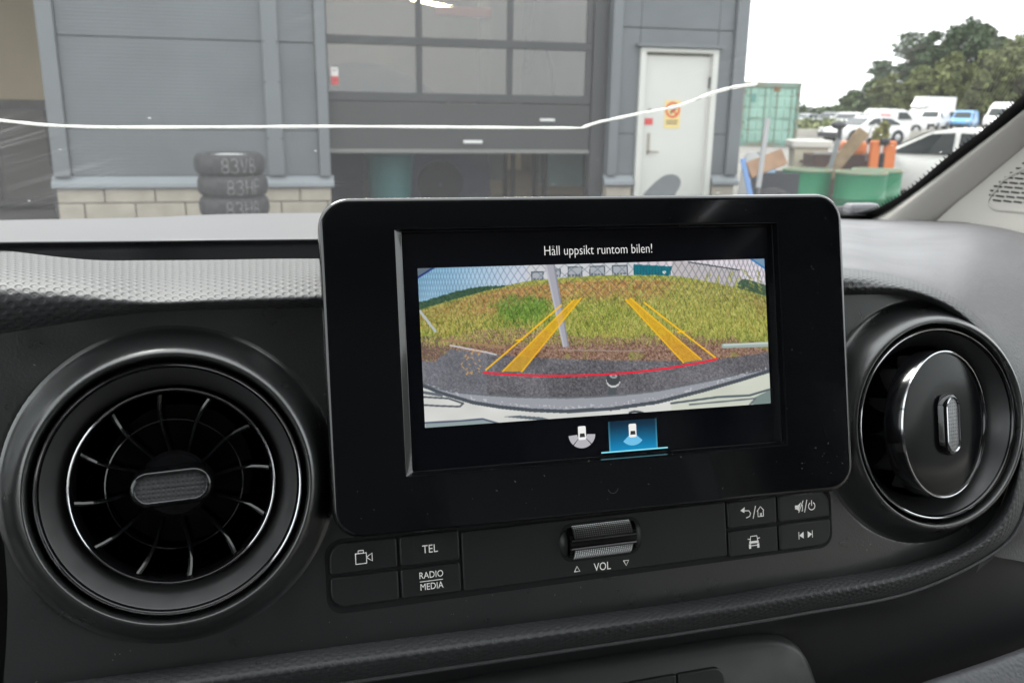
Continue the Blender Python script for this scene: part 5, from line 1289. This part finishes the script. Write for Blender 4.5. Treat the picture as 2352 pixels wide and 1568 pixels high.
def vehicle(name, kind, paint, label, cat, loc, rz, group=None, stripe=False, box_top=None, scale=1.0, decals=False):
    p = PROF[kind]; t = thing(name, label, cat, loc, rz, group); W_ = p['W']/2
    B = np.array(p['body'])*scale; H_ = p['H']*scale; belt = p['belt']*scale; W_ *= scale
    wid = lambda z: W_*(1-.20*max(0, (z-belt)/(H_-belt))**1.2) if z > belt else W_*(.97+.03*min(1, z/belt))
    c_ = B.mean(0); rings = []
    for fr_, ins in ((1.0, .93), (.985, .975), (.90, .995), (.5, 1.0), (0, 1.0), (-.5, 1.0), (-.90, .995), (-.985, .975), (-1, .93)):
        rings.append([(c_[0]+(x-c_[0])*(1-(1-ins)*.6), fr_*wid(z), c_[1]+(z-c_[1])*ins) for x, z in B])
    n = len(B); v = [q_ for r_ in rings for q_ in r_]
    f = [(i*n+k, (i+1)*n+k, (i+1)*n+(k+1) % n, i*n+(k+1) % n) for i in range(len(rings)-1) for k in range(n)]+[tuple(range(n)), tuple(reversed(range((len(rings)-1)*n, len(rings)*n)))]
    mesh('body', v, f, paint, t, True, auto=38)
    for pane in p['win']:
        for s_ in (-1, 1): mesh('side_window', [(x*scale, s_*(wid(z*scale)+.012), z*scale) for x, z in pane], [tuple(range(len(pane)))[::s_]], M_glass, t)
    for key_, nm in (('ws', 'windscreen'), ('rw', 'rear_window')):
        if p[key_] is None: continue
        (x0, z0), (x1, z1) = p[key_]; x0, z0, x1, z1 = [q_*scale for q_ in (x0, z0, x1, z1)]; nrm = np.array([z1-z0, x0-x1]); nrm = nrm/np.linalg.norm(nrm)*.03*(1 if key_ == 'ws' else -1)
        if nrm[1] < 0: nrm = -nrm
        mesh(nm, [(x0+nrm[0], -wid(z0)*.86, z0+nrm[1]), (x0+nrm[0], wid(z0)*.86, z0+nrm[1]), (x1+nrm[0], wid(z1)*.86, z1+nrm[1]), (x1+nrm[0], -wid(z1)*.86, z1+nrm[1])], [(0, 1, 2, 3)], M_glass, t)
    for x in p['wh']:
        for s_ in (-1, 1):
            w_ = empty('wheel', parent=t); r_ = p['wr']*scale
            fr_ = lambda a, b, h, x=x, s_=s_, r_=r_: (x*scale+a, s_*(W_-.09)+h*s_, r_+b)
            lathe('tyre', [(r_*.62, -.1), (r_*.95, -.1), (r_, -.06), (r_, .08), (r_*.95, .105), (r_*.62, .105)], M_tyre, w_, fr_, 20)
            lathe('rim', [(r_*.64, .09), (r_*.5, .10), (r_*.15, .112), (.001, .112)], M_alloy, w_, fr_, 16)
            lathe('wheel_arch', [(r_*1.18, .098), (.001, .0985)], M_bump, w_, fr_, 20)
    xf = B[:, 0].max(); box('front_bumper', (xf-.10, 0, .42*scale), (.26, W_*1.9, .26*scale), M_bump, t, .05)
    for s_ in (-1, 1): box('headlight', (xf-.12, s_*W_*.74, belt*.80), (.22, W_*.36, .14*scale), M_lamp, t, .04); box('mirror', (p['ws'][0][0]*scale*.82, s_*(W_+.10), belt+.10*scale), (.10, .18, .16*scale), paint, t, .03)
    if stripe:
        for s_ in (-1, 1): box('red_stripe', (0, s_*(W_*.99+.004), .40*scale), (2.0*scale, .012, .16*scale), M_redst, t); box('red_decal', (-.9*scale, s_*(W_*.95), 1.32*scale), (.75*scale, .05, .30*scale), mat('pink_decal', (.62, .30, .30), .5), t)
    if box_top:
        L_, h_, z0 = box_top; bm = box_data((-1.05, 0, z0+h_/2), (L_, 2.15, h_), .06, 2); bm_obj('cargo_box', bm, M_wpaint, t)
        mesh('wind_deflector', [(1.9, -.9, 2.3), (1.9, .9, 2.3), (.95, .98, z0+h_), (.95, -.98, z0+h_), (.95, -.98, 2.3), (.95, .98, 2.3)], [(0, 1, 2, 3), (0, 3, 4), (1, 5, 2)], M_wpaint, t, True, auto=30)
    return t
def gpos(px, D_):
    d = ray(px, 300); q_ = C+d*D_; return (q_[0], q_[1], 0)
LEFT = math.atan2(-cr[1], -cr[0])                         # heading that points to the picture's left
AWAY = math.atan2(fw[1], fw[0])
# near white car
vehicle('parked_car', 'car', mat('near_white', (.72, .72, .69), .3, coat=.4), 'white car with dark side windows close behind the green drums', 'car', gpos(2212, 13.5), LEFT-math.radians(50), scale=.93)
M_dk = mat('dark_paint', (.035, .045, .045), .3, coat=.4); M_bl = mat('blue_paint', (.10, .32, .62), .35, coat=.4); M_sil = mat('silver_paint', (.35, .37, .38), .3, metal=.5)
FR = 'vehicles parked in the far row'
vehicle('parked_car', 'car', M_dk, 'dark green-grey car at the end of the far row by the bushes', 'car', gpos(1908, 74), LEFT+math.radians(50), FR, scale=1.12)
vehicle('parked_car', 'car', M_sil, 'small grey car half hidden behind the container', 'car', gpos(1846, 92), LEFT+math.radians(30), FR)
vehicle('parked_car', 'car', M_wpaint, 'white car with black grille between the dark car and red striped van', 'car', gpos(1947, 69), LEFT+math.radians(48), FR, scale=1.12)
vehicle('delivery_van', 'van', M_wpaint, 'white van with red print behind the red striped van', 'van', gpos(2012, 78), LEFT+math.radians(40), FR, stripe=True)
vehicle('delivery_van', 'van', M_wpaint, 'white van with red stripe along its sill, seen side on', 'van', gpos(2056, 66), math.pi+LEFT-math.radians(18), FR, stripe=True, scale=.95)
vehicle('box_truck', 'truck', M_wpaint, 'white box truck towering over the parked vans', 'truck', gpos(2125, 104), LEFT+math.radians(25), FR, box_top=(4.6, 2.45, .95))
vehicle('delivery_van', 'van', M_wpaint, 'plain white van between the red striped van and blue van', 'van', gpos(2140, 84), LEFT+math.radians(48), FR)
vehicle('delivery_van', 'van', M_sil, 'pale grey van tucked beside the blue van', 'van', gpos(2186, 90), LEFT+math.radians(60), FR)
vehicle('delivery_van', 'van', M_bl, 'bright blue van with dark side window', 'van', gpos(2212, 86), LEFT+math.radians(52), FR)
vehicle('delivery_van', 'tallvan', M_wpaint, 'tall white van beside the blue van', 'van', gpos(2298, 84), LEFT+math.radians(48), FR)
vehicle('parked_car', 'car', M_wpaint, 'low white car seen between crate and far row', 'car', gpos(1985, 42), LEFT+math.radians(20), scale=.98)

# ---------------- vegetation
def leaf_mat(name, c1, c2, sc_=.6):
    m = mat(name, c1, .75, base2=c2, vscale=sc_); return m
ML = [leaf_mat('leaf_dark', (.070, .110, .045), (.032, .055, .024)), leaf_mat('leaf_olive', (.130, .150, .045), (.068, .088, .026)), leaf_mat('leaf_mid', (.095, .135, .045), (.046, .072, .026))]
M_bark = mat('bark', (.10, .075, .055), .9, var=.2, vscale=3)
rg = np.random.RandomState(21)
def foliage(centers, radii, n, size):
    """leaf-clump triangles spread through a set of blobs"""
    k = len(centers); w_ = radii[:, 0]*radii[:, 1]*radii[:, 2]; w_ = w_/w_.sum()
    idx = rg.choice(k, n, p=w_)
    d = rg.normal(size=(n, 3)); d /= np.linalg.norm(d, axis=1, keepdims=True); r_ = rg.rand(n, 1)**.42
    c_ = centers[idx]+d*r_*radii[idx]
    a = rg.normal(size=(n, 3)); a /= np.linalg.norm(a, axis=1, keepdims=True); b = np.cross(a, rg.normal(size=(n, 3))); b /= np.linalg.norm(b, axis=1, keepdims=True)
    s_ = size*(.5+rg.rand(n, 1))
    v = np.stack([c_+a*s_, c_+b*s_*.7, c_-a*s_, c_-b*s_*.7], 1).reshape(-1, 3)
    return v, np.arange(4*n).reshape(-1, 4)
def tree(px, top_y, w_px, D_, kind, label, mt, n=2600):
    D_ = D_+16; g_ = gpos(px, D_); hgt = at_d(px, top_y, D_)[2]; rad = w_px/FPX*D_/2
    t = thing('tree', label, 'tree', g_, 0, 'trees behind the far row')
    tube('trunk', [(0, 0, 0), (rad*.05, 0, hgt*.4), (0, rad*.03, hgt*.85)], [hgt*.022, hgt*.016, hgt*.006], M_bark, t, 7)
    for k in range(4):
        a = rg.rand()*6.28; h = hgt*(.4+.13*k); tube('limb', [(0, 0, h), (rad*.6*math.cos(a), rad*.6*math.sin(a), h+hgt*.08)], [hgt*.010, hgt*.004], M_bark, t, 5)
    if kind == 'pine':
        k = 13; hh = np.linspace(.34, .97, k)*hgt; an = rg.rand(k)*6.28; off = rad*(.75*(1.05-(hh/hgt)**2))*rg.uniform(.5, 1.0, k)
        cc = np.stack([np.cos(an)*off, np.sin(an)*off, hh], 1); rr_ = np.stack([rad*rg.uniform(.35, .55, k), rad*rg.uniform(.35, .55, k), hgt*rg.uniform(.025, .045, k)], 1)
    else:
        k = 70; an = rg.rand(k)*6.28; hz_ = rg.rand(k)**.75; base = .10 if kind == 'bush' else .24
        hh = hgt*(base+(.94-base)*hz_); env = np.sin(np.clip((hz_*.85+.18), 0, 1)*math.pi)**.6; off = rad*.85*env*np.sqrt(rg.rand(k))
        cc = np.stack([np.cos(an)*off, np.sin(an)*off, hh], 1); q_ = rad*rg.uniform(.13, .34, k); rr_ = np.stack([q_, q_, q_*.75], 1)
    v, f = foliage(cc, rr_, n, 0.022*math.sqrt(D_/100)*10*(.75 if kind == 'pine' else 1))
    mesh('crown', v, f, mt, t)
TR = [(2062, 80, 135, 112, 'pine', 'dark pine with flat layered branches reaching left', 0), (2008, 142, 95, 110, 'pine', 'small dark pine leaning out at the edge of the wood', 0), (2116, 72, 115, 114, 'crown', 'dark slender tree between the pine and tallest tree', 0), (2195, 40, 165, 114, 'crown', 'tallest dark tree with rounded crown and sky gaps', 0),
      (2268, 80, 115, 116, 'crown', 'dark tree right beside the tallest one', 0), (2340, 62, 165, 106, 'crown', 'olive tree rising by the windscreen pillar', 1), (2440, 30, 150, 106, 'crown', 'large olive tree past the pillar', 1), (2540, 10, 150, 108, 'crown', 'large dark tree past the pillar', 2),
      (2152, 92, 120, 115, 'crown', 'dark tree filling the gap left of the tallest tree', 0), (2238, 66, 120, 118, 'crown', 'dark tree behind the tallest tree, showing past its right side', 0),
      (1952, 212, 80, 108, 'bush', 'low green tree at the left end of the wood', 2), (1986, 190, 80, 106, 'bush', 'low dark green tree under the small pine', 2), (2034, 172, 105, 104, 'bush', 'olive bushy tree below the layered pine', 1), (2100, 155, 115, 103, 'bush', 'olive bushy tree behind the box truck', 1),
      (2170, 128, 135, 102, 'bush', 'broad olive tree below the tallest tree', 1), (2250, 112, 135, 102, 'bush', 'broad yellow-green tree above the blue van', 1), (2325, 120, 135, 101, 'bush', 'broad olive tree above the tall white van', 1), (2420, 100, 160, 101, 'bush', 'broad olive tree beyond the tall white van', 1)]
for (px, ty, w_, D_, kd, lb, mi) in TR: tree(px, ty, w_, D_, kd, lb, ML[mi], 7000 if kd != 'pine' else 3200)
# hedge line and rough grass
hv = []; hf = []
cc, rr_ = [], []
for k in range(60):
    px = 1780+k*11; p = gpos(px, 136+rg.rand()*8); cc.append((p[0], p[1], rg.uniform(.5, 1.6))); rr_.append((2.2, 2.2, rg.uniform(1.0, 1.9)))
v, f = foliage(np.array(cc), np.array(rr_), 9000, .35); tag(mesh('far_hedge', v, f, ML[2]), 'low green hedge along the far edge of the yard', 'hedge', kind='stuff')
cc, rr_ = [], []
for k in range(40):
    p = gpos(rg.uniform(1830, 1915), rg.uniform(56, 66)); cc.append((p[0], p[1], .3)); rr_.append((1.2, 1.2, rg.uniform(.3, .75)))
v, f = foliage(np.array(cc), np.array(rr_), 5000, .16); tag(mesh('rough_grass', v, f, leaf_mat('grass_pale', (.20, .22, .09), (.11, .14, .05))), 'rough pale grass beside the container', 'grass', kind='stuff')
p = gpos(2024, 11.6); t = thing('weed', 'yellow-green weed sprouting above the orange pallet truck', 'plant', p)
tube('stem', [(0, 0, 0), (.02, 0, .7), (0, .01, 1.22)], .012, M_bark, t, 6)
v, f = foliage(np.array([(0, 0, 1.12), (.04, 0, 1.2), (-.03, .02, 1.05)]), np.array([(.10, .10, .10), (.07, .07, .09), (.07, .07, .1)]), 500, .035); mesh('leaves', v, f, leaf_mat('weed_leaf', (.28, .26, .06), (.16, .17, .04), 6), t)
t = thing('kerb_wall', 'low pale concrete kerb wall in front of the far vehicles', 'wall', gpos(1900, 52), LEFT)
box('wall_face', (0, 0, .22), (14, .3, .44), mat('pale_concrete', (.40, .38, .34), .9, var=.08, vscale=1), t, .02)
